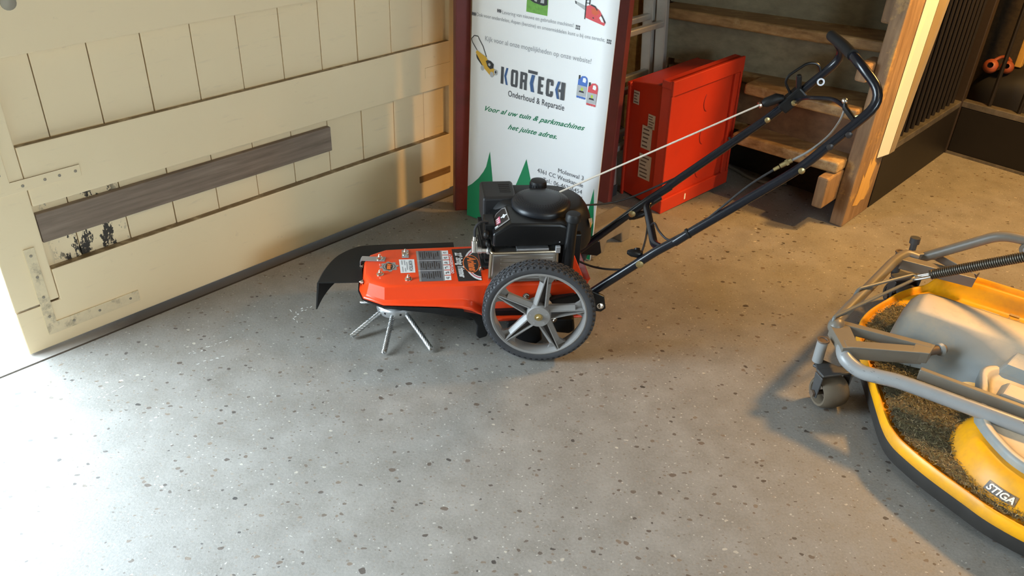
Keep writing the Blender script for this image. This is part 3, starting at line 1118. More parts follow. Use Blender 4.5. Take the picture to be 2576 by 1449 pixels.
# right string board
mb = MB(ROOM)
poly = [(3.206, 0.0), (3.458, 0.0), (3.475, 0.55), (3.53, 1.9), (3.42, 1.9), (3.262, 0.90), (3.238, 0.45), (3.222, 0.27), (3.212, 0.19)]
mb.prism(poly, (0, VS + 0.001, 0), (1, 0, 0), (0, 0, 1), (0, 0.055, 0))
mb.build('string_board', M_string, stairs, smooth=0, bevel=0.006)
# left string board
mb = MB(ROOM)
poly = [(3.27, 0.29), (3.38, 0.29), (3.40, 0.55), (3.56, 1.9), (3.30, 1.9), (3.10, 0.90), (3.10, 0.62), (3.27, 0.60)]
mb.prism(poly, (0, -2.062, 0), (1, 0, 0), (0, 0, 1), (0, -0.05, 0))
mb.build('string_board', M_string, stairs, smooth=0, bevel=0.006)
# added board below the lowest tread, the dark void put into its colour
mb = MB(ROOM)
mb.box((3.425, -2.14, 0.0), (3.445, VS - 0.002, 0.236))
mb.build('void_board', wood('void_shade_boards', (0.010, 0.007, 0.004), (0.024, 0.017, 0.010), 0.9), stairs, smooth=0)
# chafed bright wood at the foot of the string
mb = MB(ROOM)
mb.prism([(3.262, 0.080), (3.315, 0.066), (3.34, 0.082), (3.375, 0.075), (3.40, 0.120), (3.385, 0.16), (3.405, 0.23), (3.375, 0.25), (3.368, 0.31), (3.345, 0.235), (3.328, 0.275), (3.310, 0.19), (3.290, 0.215), (3.282, 0.13)], (0, VS + 0.0562, 0), (1, 0, 0), (0, 0, 1), (0, 0.0012, 0))
mb.build('worn_patch', wood('bright_worn_wood', (0.50, 0.27, 0.06), (0.74, 0.47, 0.15), 0.3, (10, 10, 1.2)), stairs, smooth=0, label='bright worn wood at the foot of the string board')
# cleats carrying the treads
for (u0, u1, z0, z1) in ((3.08, 3.17, 0.105, 0.238), (3.19, 3.26, 0.600, 0.672), (3.30, 3.36, 0.80, 0.93)):
    mb = MB(ROOM)
    mb.box((u0, VS - 0.045, z0), (u1 + 0.06, VS + 0.0005, z1))
    mb.build('cleat', M_string, stairs, smooth=0, bevel=0.008)
# cream painted board fixed to the outside of the string
mb = MB(ROOM)
mb.hexa([(3.388, -1.0795, 0.256), (3.430, -1.050, 0.272), (3.465, -1.060, 0.262), (3.452, -1.0795, 0.250)], [(3.486, -1.0795, 1.9), (3.562, -1.050, 1.9), (3.60, -1.060, 1.9), (3.58, -1.0795, 1.9)])
mb.build('cream_board', M_cream, stairs, smooth=0, bevel=0.002, label='cream painted board on the outer side')
mb = MB(ROOM)
mb.hexa([(3.431, -1.0495, 0.272), (3.448, -1.038, 0.285), (3.475, -1.050, 0.275), (3.465, -1.0595, 0.262)], [(3.563, -1.0495, 1.9), (3.76, -1.036, 1.9), (3.78, -1.048, 1.9), (3.60, -1.0595, 1.9)])
mb.build('edge_strip', mat('tan_edge_paint', (0.25, 0.19, 0.10), 0.6, var=0.12, scale=12), stairs, smooth=0, bevel=0.0015, label='darker tan edge strip of the cream board')
# panel closing off the back under the stairs, the void's darkness put into its colour
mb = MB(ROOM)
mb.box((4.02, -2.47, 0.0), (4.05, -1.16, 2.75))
o = mb.build('wall_under_stairs', wood('void_shade_boards', (0.010, 0.007, 0.004), (0.024, 0.017, 0.010), 0.9), smooth=0)
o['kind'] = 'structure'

# thin grey hose lying on the floor below the stairs
mb = MB()
mb.tube(spline([uvz(3.40, -1.90, 0.010), uvz(3.385, -1.76, 0.010), uvz(3.36, -1.66, 0.010), uvz(3.335, -1.58, 0.010), uvz(3.35, -1.50, 0.010), uvz(3.405, -1.44, 0.010)], 8), 0.008, 10)
o = mb.build('hose', mat('grey_hose', (0.13, 0.12, 0.10), 0.6))
tag(o, 'thin grey hose lying on the floor in the dark under the stairs', 'hose')

# ------------------------------------------------------------------ stall partition: dark panels, steel rail and bars
M_stall = mat('dark_stall_panel', (0.011, 0.009, 0.007), 0.5, var=0.25, scale=8, dirt=(0.022, 0.017, 0.012), dirt_amt=0.3, spec=0.3)
M_srail = mat('stall_steel', (0.17, 0.155, 0.135), 0.42, 0.75, var=0.2, scale=40, dirt=(0.34, 0.31, 0.26), dirt_amt=0.6)
M_bar = mat('stall_bar', (0.028, 0.023, 0.018), 0.45, 0.6, var=0.2, scale=60)
stall = thing('stall_partition', 'dark horse stall partition with steel rail and upright bars right of the stairs', 'partition', ROOM)
mb = MB()
mb.box((3.472, -1.13, 0.0), (4.37, -1.082, 0.236))
mb.build('panel', M_stall, stall, smooth=0, bevel=0.003)
mb = MB()
mb.box((4.385, -1.075, 0.004), (4.43, 2.2, 0.236))
mb.build('panel', M_stall, stall, smooth=0, bevel=0.003)
mb = MB()
mb.box((3.50, -1.132, 0.237), (4.375, -1.080, 0.268))
mb.build('top_rail', M_srail, stall, smooth=0, bevel=0.004)
mb = MB()
mb.box((4.383, -1.08, 0.237), (4.432, 2.2, 0.268))
mb.build('top_rail', M_srail, stall, smooth=0, bevel=0.004)
mb = MB()
mb.box((4.376, -1.078, 0.0), (4.3835, 2.2, 0.014))
mb.build('floor_strip', M_srail, stall, smooth=0, bevel=0.002)
mb = MB()
mb.box((4.372, -1.135, 0.0), (4.42, -1.076, 2.1))
mb.build('corner_post', mat('stall_post', (0.035, 0.024, 0.016), 0.5, 0.3), stall, smooth=0, bevel=0.004)
bar0 = None
for k in range(13):
    u = 3.565 + 0.062 * k
    if bar0 is None:
        mb = MB()
        mb.cyl((u, -1.106, 0.262), (u, -1.106, 1.95), 0.0095, 10)
        bar0 = mb.build('bar', M_bar, stall)
    else:
        c = bar0.copy()
        COL.objects.link(c)
        c.parent = stall
        c.location = (u - 3.565, 0, 0)
for k in range(12):
    c = bar0.copy()
    COL.objects.link(c)
    c.parent = stall
    c.location = (4.408 - 3.565, -0.965 + 0.132 * k + 1.106, 0)
mb = MB()
mb.box((3.462, -1.132, 1.94), (4.375, -1.080, 1.99))
mb.build('top_rail', M_srail, stall, smooth=0, bevel=0.004)
mb = MB()
mb.box((4.383, -1.08, 1.94), (4.432, 2.2, 1.99))
mb.build('top_rail', M_srail, stall, smooth=0, bevel=0.004)

# things kept behind the bars
M_bench = wood('stall_bench_wood', (0.07, 0.042, 0.02), (0.15, 0.092, 0.045), 0.75)
bench = thing('bench', 'low dark wooden bench behind the stall bars', 'bench', ROOM)
mb = MB()
mb.box((4.52, -1.30, 0.12), (5.00, 0.6, 0.16))
mb.build('seat', M_bench, bench, smooth=0, bevel=0.004)
for v_ in (-1.25, 0.52):
    mb = MB()
    mb.box((4.56, v_, 0.0), (4.96, v_ + 0.05, 0.12))
    mb.build('leg', M_bench, bench, smooth=0, bevel=0.003)
mb = MB(ROOM)
mb.box((5.05, -2.0, 0.0), (5.09, 0.9, 1.2))
o = mb.build('wall_stall_back', wood('stall_back_wood', (0.022, 0.016, 0.009), (0.055, 0.038, 0.02), 0.8), smooth=0)
o['kind'] = 'structure'
mb = MB(ROOM)
mb.bar((4.80, -0.985, 0.375), (4.80, -0.985, 1.5), 0.045, 0.03, up=(0, 1, 0))
o = mb.build('timber_post', mat('yellow_timber', (0.48, 0.28, 0.06), 0.6, var=0.12, dirt=(0.22, 0.12, 0.03), dirt_amt=0.2), smooth=0, bevel=0.003)
tag(o, 'yellow timber post standing on the dark sack behind the stall bars', 'timber')
M_sack = mat('black_sack', (0.007, 0.007, 0.009), 0.7, var=0.3, scale=12)
mb = MB(ROOM)
rings = []
for j in range(13):
    a = j / 12
    z = 0.161 + 0.215 * a
    rr = (1 - (max(0, a - 0.15) / 0.85) ** 2.6) ** 0.5 if a < 1 else 0.02
    rings.append([(4.79 + 0.15 * rr * cos(t) * (1 + 0.12 * sin(3 * t + 4 * a)), -0.93 + 0.22 * rr * sin(t) * (1 + 0.10 * cos(4 * t + 3 * a)), z) for t in [2 * pi * k / 20 for k in range(20)]])
mb.loft(rings)
o = mb.build('sack', M_sack, smooth=60)
tag(o, 'black lumpy sack lying on the dark bench behind the stall bars', 'sack')
M_oran = mat('orange_muff', (0.26, 0.06, 0.022), 0.5, var=0.12)
mf = thing('ear_muffs', 'pair of orange ear muffs lying on the black sack behind the bars', 'ear muffs', ROOM)
for (v_, r_, z_) in ((-1.085, 0.036, 0.370), (-1.012, 0.032, 0.382)):
    mb = MB()
    mb.ringlathe([(r_ * 0.45, -0.012), (r_ * 0.62, -0.024), (r_ * 0.92, -0.016), (r_, 0.004), (r_ * 0.85, 0.024), (r_ * 0.4, 0.03)], (4.70, v_, z_ + 0.002), (-1, 0.1, 0.45), 20)
    c = mb.build('cup', M_oran, mf, smooth=60)
    MB().lathe([(r_ * 0.5, 0.0), (r_ * 0.4, 0.004), (0.001, 0.006)], Vec((4.70, v_, z_ + 0.002)), (1, -0.1, -0.45), 16).build('pad', M_sack, c)
mb = MB()
mb.tube(fillet([(4.712, -1.085, 0.395), (4.73, -1.06, 0.42), (4.73, -1.03, 0.425), (4.712, -1.005, 0.41)], 0.02), 0.008, 8)
mb.build('headband', M_oran, mf)


# ================================================================== wheeled string trimmer
# local axes: x to the rear, y away from the viewer, z up; axle at (0, 0, 0.172)
ty, tp = rad(-1.5), rad(-5.4)
TA = Vec((cos(ty), sin(ty), 0))
TB = Vec((-sin(ty), cos(ty), 0))
TX = TA * cos(tp) - Vec((0, 0, 1)) * sin(tp)
TZ = TA * sin(tp) + Vec((0, 0, 1)) * cos(tp)
TAX = Vec((0.084, 2.097, 0)) + TB * 0.255 + Vec((0, 0, 0.1755))
TM = frame(TAX - TZ * 0.172, TX, TB, TZ)
# the cutting deck with its engine stands level and is swivelled about 10 degrees against the wheels
_dy = rad(8.5)
DX = Vec((cos(_dy), sin(_dy), 0))
DY = Vec((-sin(_dy), cos(_dy), 0))
DM = frame(TAX - Vec((0, 0, 0.172)), DX, DY, (0, 0, 1))
D2R = TM.inverted() @ DM          # deck axes -> trimmer axes
trim = thing('string_trimmer', 'orange wheeled string trimmer with black engine and long bent handle on the floor', 'string trimmer', TM)

M_deck = mat('orange_enamel', (0.76, 0.052, 0.008), 0.28, var=0.03, scale=8, coat=0.25)
M_blk = mat('black_plastic', (0.006, 0.006, 0.0065), 0.34, var=0.15, scale=30, spec=0.35)
M_blkm = mat('black_plastic_matt', (0.009, 0.009, 0.0095), 0.5, var=0.15, scale=30, spec=0.3)
M_rub = mat('black_rubber', (0.011, 0.0105, 0.010), 0.65, spec=0.25, var=0.2, scale=30)
M_tyre = mat('tyre_rubber', (0.034, 0.034, 0.037), 0.68, var=0.15, scale=40)
M_rim = mat('grey_wheel_plastic', (0.205, 0.195, 0.185), 0.42, var=0.05, scale=20)
M_rimd = mat('grey_wheel_shade', (0.075, 0.065, 0.062), 0.6)
M_steel = mat('bright_steel', (0.72, 0.70, 0.66), 0.25, 1.0, var=0.05)
M_zinc = mat('zinc_bolt', (0.78, 0.76, 0.70), 0.22, 1.0, var=0.08)
M_cast = mat('cast_aluminium', (0.62, 0.62, 0.62), 0.42, 0.9, var=0.08, scale=60)
M_brass = mat('yellow_zinc', (0.50, 0.40, 0.20), 0.38, 1.0, var=0.1)
M_tube = mat('black_gloss_tube', (0.006, 0.007, 0.011), 0.24, var=0.1, spec=0.45)
M_cable = mat('black_cable', (0.014, 0.013, 0.014), 0.5)
M_white = mat('label_white', (0.72, 0.72, 0.72), 0.5, var=0.02)
M_lblk = mat('label_black', (0.022, 0.018, 0.018), 0.4, var=0.05)
M_lgrey = mat('label_grey', (0.11, 0.11, 0.12), 0.5)
M_lred = mat('label_red', (0.55, 0.03, 0.06), 0.5)
M_lora = mat('label_orange', (0.78, 0.17, 0.03), 0.5)
M_silv = mat('label_silver', (0.42, 0.42, 0.44), 0.35, 0.6)

# --- deck
tab = [  # x_top, y_top, x_wall, y_wall, x_flange, y_flange, z_flange   (near half, front to rear)
    (-0.566, 0.040, -0.575, 0.046, -0.584, 0.050, 0.157), (-0.549, 0.083, -0.560, 0.097, -0.571, 0.098, 0.157),
    (-0.502, 0.112, -0.505, 0.132, -0.508, 0.140, 0.157), (-0.450, 0.114, -0.450, 0.134, -0.450, 0.147, 0.157),
    (-0.345, 0.117, -0.345, 0.137, -0.345, 0.157, 0.156), (-0.265, 0.119, -0.265, 0.139, -0.265, 0.166, 0.154),
    (-0.238, 0.120, -0.238, 0.140, -0.238, 0.168, 0.148), (-0.212, 0.120, -0.212, 0.141, -0.212, 0.168, 0.132),
    (-0.190, 0.121, -0.190, 0.142, -0.190, 0.166, 0.112), (-0.165, 0.122, -0.165, 0.143, -0.165, 0.160, 0.098), (0.00, 0.123, 0.00, 0.143, 0.00, 0.156, 0.094), (0.132, 0.124, 0.132, 0.143, 0.134, 0.154, 0.094)]
ZT = 0.209


def oring(fn):
    near = [fn(r, -1) for r in tab]
    far = [fn(r, 1) for r in reversed(tab)]
    return near + far


r0 = oring(lambda r, s: (r[0] + 0.010, s * (r[1] - 0.010), ZT))
r1 = oring(lambda r, s: (r[0] + 0.004, s * (r[1] - 0.004), ZT - 0.0012))
r2 = oring(lambda r, s: (r[0] - 0.0015, s * (r[1] + 0.002), ZT - 0.006))
r3 = oring(lambda r, s: (r[2], s * (r[3] - 0.0025), r[6] + 0.011))
r4 = oring(lambda r, s: (r[2] * 0.6 + r[4] * 0.4, s * (r[3] * 0.6 + r[5] * 0.4), r[6] + 0.006))
r5 = oring(lambda r, s: (r[4], s * r[5], r[6] + 0.003))
r6 = oring(lambda r, s: (r[4], s * r[5], r[6] - 0.004))
mb = MB()
mb.loft([r0, r1, r2, r3, r4, r5, r6], cap1=True)
deck = mb.build('deck', M_deck, trim, smooth=24, bevel=0.003, segs=3)
deck.matrix_basis = D2R
# rear stays of the deck
for s in (-1, 1):
    mb = MB()
    mb.hexa([(0.060, s * 0.114, 0.20), (0.132, s * 0.114, 0.175), (0.134, s * 0.124, 0.175), (0.060, s * 0.124, 0.20)],
            [(0.070, s * 0.114, 0.302), (0.080, s * 0.114, 0.302), (0.080, s * 0.124, 0.302), (0.070, s * 0.124, 0.302)])
    mb.build('rear_gusset', M_deck, deck, smooth=0, bevel=0.002)
# black belt guard under the deck
mb = MB()
g0 = oring(lambda r, s: (r[4] - 0.004, s * (r[5] + 0.002) if r[0] < -0.24 else s * 0.150, r[6] - 0.0042 if r[0] < -0.24 else 0.125))
g1 = oring(lambda r, s: (r[4] - 0.003, s * (r[5] - 0.003) if r[0] < -0.24 else s * 0.145, max(0.088, 0.150 - 0.10 * (r[0] + 0.58)) if r[0] < -0.24 else 0.090))
mb.loft([g0, g1])
mb.build('belt_guard', M_blkm, trim, smooth=40).matrix_basis = D2R
# black skid hanging behind it
for s in (-1, 1):
    mb = MB()
    mb.prism([(-0.255, 0.113), (-0.180, 0.113), (-0.180, 0.06), (-0.188, 0.026), (-0.212, 0.018), (-0.222, 0.030), (-0.220, 0.070), (-0.232, 0.092)], (0, s * 0.142 - 0.006, 0), (1, 0, 0), (0, 0, 1), (0, 0.012, 0))
    mb.build('skid', M_blkm, trim, smooth=0, bevel=0.004).matrix_basis = D2R

# --- rubber debris guard round the far side and the nose
GZ = 0.186
outer = spline([(-0.273, 0.186), (-0.42, 0.184), (-0.55, 0.182), (-0.600, 0.170), (-0.645, 0.132), (-0.672, 0.088), (-0.695, 0.023), (-0.709, -0.044)], 6)
inner = [(-0.572, -0.048), (-0.576, 0.03), (-0.562, 0.075), (-0.528, 0.102), (-0.47, 0.112), (-0.273, 0.118)]
mb = MB()
mb.prism([(p.x, p.y) for p in outer] + inner, (0, 0, GZ - 0.004), (1, 0, 0), (0, 1, 0), (0, 0, 0.004))
grd = mb.build('debris_guard', M_rub, trim, smooth=0)
grd.matrix_basis = D2R
mb = MB()
rings = []
n_o = len(outer)
for i, p in enumerate(outer):
    a = outer[max(i - 1, 0)]
    c = outer[min(i + 1, n_o - 1)]
    d = (c - a).normalized()
    nrm = Vec((d.y, -d.x, 0))
    if nrm.dot(p - Vec((-0.45, 0, 0))) < 0:
        nrm = -nrm
    t = i / (n_o - 1)
    zb = 0.084
    rings.append([p + Vec((0, 0, GZ)), p + nrm * 0.004 + Vec((0, 0, GZ - 0.003)), p + nrm * 0.016 + Vec((0, 0, zb)), p + nrm * 0.012 + Vec((0, 0, zb)), p - nrm * 0.002 + Vec((0, 0, GZ - 0.006))])
mb.loft(rings)
mb.build('lip', M_rub, grd, smooth=50)


def hexbolt(p, parent, ax=(0, 0, 1), r=0.0085, h=0.008, washer=True, m=None, name='bolt'):
    mb = MB()
    p = Vec(p)
    ax = Vec(ax).normalized()
    if washer:
        mb.lathe([(r * 1.35, 0), (r * 1.35, 0.0018), (r * 0.9, 0.002)], p, ax, 18)
    mb.lathe([(r, 0.0012), (r, h * 0.8), (r * 0.75, h)], p, ax, 6)
    mb.lathe([(r * 0.5, h * 0.9), (r * 0.5, h * 1.55), (r * 0.2, h * 1.8)], p, ax, 10)
    return mb.build(name, m or M_zinc, parent, smooth=30)


# straps and bolts that hold the guard
for (bx, by, kind) in ((-0.519, 0.045, 'front'), (-0.437, 0.072, 'side'), (-0.517, -0.046, None), (-0.430, -0.080, None), (-0.199, -0.033, 'small')):
    z = ZT
    if kind == 'front':
        mb = MB()
        d = Vec((-0.058, 0.006, 0))
        s = Vec((0.002, 0.013, 0))
        q = Vec((bx, by, ZT + 0.001))
        prof = [q - d * 0.3, q + d * 0.5, q + d * 0.95 + Vec((0, 0, 0.001)), q + d * 1.02 + Vec((0, 0, -0.004)), q + d * 1.03 + Vec((0, 0, -0.028))]
        mb.loft([[p - s, p + s, p + s + Vec((0, 0, 0.0025)) + d * 0.03, p - s + Vec((0, 0, 0.0025)) + d * 0.03] for p in prof])
        mb.build('strap', M_silv, deck, smooth=30)
        z += 0.0035
    if kind == 'side':
        mb = MB()
        prof = [(bx, by - 0.022, ZT + 0.001), (bx, by + 0.024, ZT + 0.001), (bx, by + 0.030, ZT - 0.003), (bx, by + 0.034, ZT - 0.030)]
        mb.loft([[Vec(p) + Vec((-0.011, 0, 0)), Vec(p) + Vec((0.011, 0, 0)), Vec(p) + Vec((0.011, 0.001, 0.0025)), Vec(p) + Vec((-0.011, 0.001, 0.0025))] for p in prof])
        mb.build('strap', M_silv, deck, smooth=30)
        z += 0.0035
    hexbolt((bx, by, z), deck, r=0.0085 if kind != 'small' else 0.0065, h=0.010 if kind != 'small' else 0.007)
hexbolt((-0.5725, -0.050, 0.186), deck, ax=(-1, -0.2, 0.25), r=0.006, h=0.006)
hexbolt((-0.5735, 0.038, 0.188), deck, ax=(-1, 0.1, 0.25), r=0.006, h=0.006)
for x_, z_ in ((-0.066, 0.166), (0.003, 0.166)):
    hexbolt((x_, -0.1345, z_), deck, ax=(0, -1, 0.2), r=0.0085, h=0.008)

# --- labels on the deck (corner points far-left, far-right, near-right, near-left)
LZ = 0.2098


class Lab:
    def __init__(s, c, lift=0.0):
        s.c = [Vec((x, y, LZ + lift)) for x, y in c]

    def p(s, a, b, lift=0.0):
        """a from far (0) to near (1) = reading direction; b from front (0) to rear (1) = up"""
        f = s.c[0].lerp(s.c[1], b)
        n = s.c[3].lerp(s.c[2], b)
        return f.lerp(n, a) + Vec((0, 0, lift))

    def quad(s, mb, a0, a1, b0, b1, mi=0, lift=0.0):
        mb.quad(s.p(a0, b0, lift), s.p(a1, b0, lift), s.p(a1, b1, lift), s.p(a0, b1, lift), mi)

    def text(s, mb, txt, a0, a1, b0, capb, mi=0, lift=0.0, **k):
        o = s.p(a0, b0, lift)
        add_text(mb, txt, o, s.p(a1, b0, lift) - o, (s.p(a0, b0 + capb, lift) - o), mi, **k)


lab = Lab([(-0.402, 0.092), (-0.290, 0.092), (-0.290, -0.097), (-0.396, -0.097)])
mb = MB()
lab.quad(mb, 0, 1, 0, 0.70, 0)
lab.quad(mb, 0, 1, 0.70, 0.76, 1, 0.0002)
lab.quad(mb, 0, 1, 0.0, 0.06, 1, 0.0002)
lab.quad(mb, 0, 1, 0.765, 1.0, 2)
wl = mb.build('warning_label', [M_lgrey, M_silv, M_deck], deck, smooth=0, fixn=False)
mb = MB()
for k in range(6):
    lab.quad(mb, k / 6 + 0.012, (k + 1) / 6 - 0.012, 0.745, 0.935, 0, 0.0004)
for k in range(2):
    lab.quad(mb, (k + 1) / 3 - 0.004, (k + 1) / 3 + 0.004, 0.0, 0.70, 0, 0.0004)
# pictogram strokes
for k in range(6):
    for q in range(3):
        a = k / 6 + 0.045 + RNG.uniform(0, 0.04)
        b = 0.79 + q * 0.035
        lab.quad(mb, a, a + RNG.uniform(0.03, 0.06), b, b + RNG.uniform(0.012, 0.03), 1, 0.0007)
for k in range(3):
    for q in range(9):
        b = 0.10 + q * 0.064
        a0 = k / 3 + 0.02
        lab.quad(mb, a0 + RNG.uniform(0.0, 0.08), a0 + RNG.uniform(0.18, 0.29), b, b + 0.022, 2, 0.0004)
lab.text(mb, 'DANGER/PELIGRO', 0.20, 0.78, 0.955, 0.08, 3, 0.0004, bold=0.02)
mb.add([lab.p(0.14, 0.95, 0.0004), lab.p(0.18, 0.95, 0.0004), lab.p(0.16, 1.03, 0.0004)], [(0, 1, 2)], 3)
mb.build('label_print', [M_white, M_lgrey, M_lblk, M_white], wl, smooth=0, fixn=False)

lab = Lab([(-0.285, 0.098), (-0.200, 0.102), (-0.202, -0.102), (-0.276, -0.103)])
mb = MB()
lab.quad(mb, 0, 1, 0, 1.0, 0)
ml = mb.build('model_label', [M_lblk], deck, smooth=0, fixn=False)
mb = MB()
lab.text(mb, '22" String Trimmer', 0.12, 0.90, 0.10, 0.24, 0, 0.0005, shear=0.25, bold=0.035)


def arc(cb, rb, ra, wdt, a0, a1, mi, lift, n=16):
    pts = []
    for k in range(n + 1):
        t = a0 + (a1 - a0) * k / n
        pts.append((0.5 + ra * cos(t), cb + rb * sin(t)))
    for (p, q) in zip(pts[:-1], pts[1:]):
        w_ = wdt
        mb.quad(lab.p(p[0], p[1], lift), lab.p(q[0], q[1], lift), lab.p(0.5 + (q[0] - 0.5) * (1 - w_), cb + (q[1] - cb) * (1 - w_), lift), lab.p(0.5 + (p[0] - 0.5) * (1 - w_), cb + (p[1] - cb) * (1 - w_), lift), mi)


arc(1.02, 0.62, 0.50, 0.22, pi * 1.02, pi * 1.98, 0, 0.0005)
arc(1.02, 0.555, 0.445, 0.06, pi * 1.02, pi * 1.98, 1, 0.0007)


def disc(ca, cb, ra, rb, mi, lift, n=24):
    mb.add([lab.p(ca + ra * cos(2 * pi * k / n), cb + rb * sin(2 * pi * k / n), lift) for k in range(n)], [tuple(range(n))], mi)


disc(0.50, 0.66, 0.27, 0.335, 2, 0.0009)
disc(0.50, 0.66, 0.25, 0.30, 3, 0.0011)
lab.text(mb, 'Ariens', 0.27, 0.73, 0.55, 0.30, 4, 0.0014, shear=0.3, bold=0.05)
mb.build('label_print', [M_white, M_lred, M_lora, M_lblk, M_lora], ml, smooth=0, fixn=False)

lab = Lab([(-0.458, 0.041), (-0.409, 0.040), (-0.407, -0.042), (-0.453, -0.043)])
mb = MB()
lab.quad(mb, 0, 1, 0, 1.0, 0)
ds = mb.build('dealer_sticker', [M_white], deck, smooth=0, fixn=False)
mb = MB()
lab.text(mb, 'KORTECH', 0.12, 0.88, 0.62, 0.22, 0, 0.0005, bold=0.02)
for b, a0, a1 in ((0.46, 0.2, 0.8), (0.32, 0.08, 0.45), (0.32, 0.65, 0.92), (0.14, 0.08, 0.4), (0.14, 0.55, 0.93)):
    lab.quad(mb, a0, a1, b, b + 0.05, 1, 0.0005)
mb.build('label_print', [M_ink, M_inkl], ds, smooth=0, fixn=False)

lab = Lab([(-0.519, 0.030), (-0.459, 0.030), (-0.459, -0.033), (-0.519, -0.033)])
mb = MB()
n = 48
mb.add([lab.p(0.5 + 0.5 * (0.86 + 0.14 * (1 if (k // 3) % 2 == 0 else -0.3)) * cos(2 * pi * k / n), 0.5 + 0.5 * (0.86 + 0.14 * (1 if (k // 3) % 2 == 0 else -0.3)) * sin(2 * pi * k / n)) for k in range(n)], [tuple(range(n))], 0)
ge = mb.build('gear_emblem', [M_silv], deck, smooth=0, fixn=False)
mb = MB()
disc(0.5, 0.5, 0.33, 0.33, 0, 0.0004)
disc(0.5, 0.5, 0.30, 0.30, 2, 0.0006)
disc(0.5, 0.5, 0.36, 0.20, 0, 0.0008)
lab.text(mb, 'Ariens', 0.2, 0.8, 0.40, 0.24, 1, 0.0012, shear=0.3, bold=0.05)
mb.build('label_print', [M_lblk, M_lora, M_silv], ge, smooth=0, fixn=False)

# --- cutting head with lengths of wire rope
hc = Vec((-0.470, 0.0, 0.0))
mb = MB()
hb = Vec((hc.x, hc.y, 0.048))
mb.lathe([(0.056, 0.0), (0.064, 0.003), (0.066, 0.010), (0.066, 0.026), (0.062, 0.031), (0.03, 0.033), (0.03, 0.085)], hb, (0, 0, 1), 48)
head = mb.build('cutting_head', M_cast, trim, smooth=35)
head.matrix_basis = D2R
for ang in (185, 235, 280, 325, 25, 60, 95, 130):
    a = rad(ang)
    d = Vec((cos(a), sin(a), 0))
    mb = MB()
    mb.lathe([(0.004, -0.001), (0.004, 0.0004)], hb + Vec((0, 0, 0.018)) + d * 0.066, d, 10)
    mb.build('set_screw', M_lblk, head, smooth=0)
M_wire = mat('wire_rope', (0.50, 0.50, 0.49), 0.35, 0.9, var=0.15, scale=60)


def wire_rope(p0, p1, R_, name, parent):
    p0, p1 = Vec(p0), Vec(p1)
    d = (p1 - p0)
    ln = d.length
    d.normalize()
    a = Vec((0, 0, 1)) if abs(d.z) < 0.9 else Vec((1, 0, 0))
    e1 = (a - d * a.dot(d)).normalized()
    e2 = d.cross(e1)
    mb = MB()
    for k in range(6):
        pts = []
        m = 22
        for i in range(m + 1):
            t = i / m
            th = 2 * pi * (k / 6 + ln * t / 0.062)
            r = R_ * 0.62
            pts.append(p0 + d * (ln * t) + (e1 * cos(th) + e2 * sin(th)) * r)
        mb.tube(pts, R_ * 0.42, 6)
    return mb.build(name, M_wire, parent, smooth=60)


for (x, y, z) in ((-0.616, -0.092, 0.010), (-0.513, -0.188, 0.010), (-0.366, -0.180, 0.010), (-0.588, 0.072, 0.030), (-0.352, 0.15, 0.010), (-0.47, 0.195, 0.010)):
    d = Vec((x - hc.x, y - hc.y, 0)).normalized()
    st_ = hc + d * 0.060 + Vec((0, 0, 0.060))
    wire_rope(st_, (x, y, z), 0.0084, 'wire_cable', head)

# --- wheels
WY = -0.255


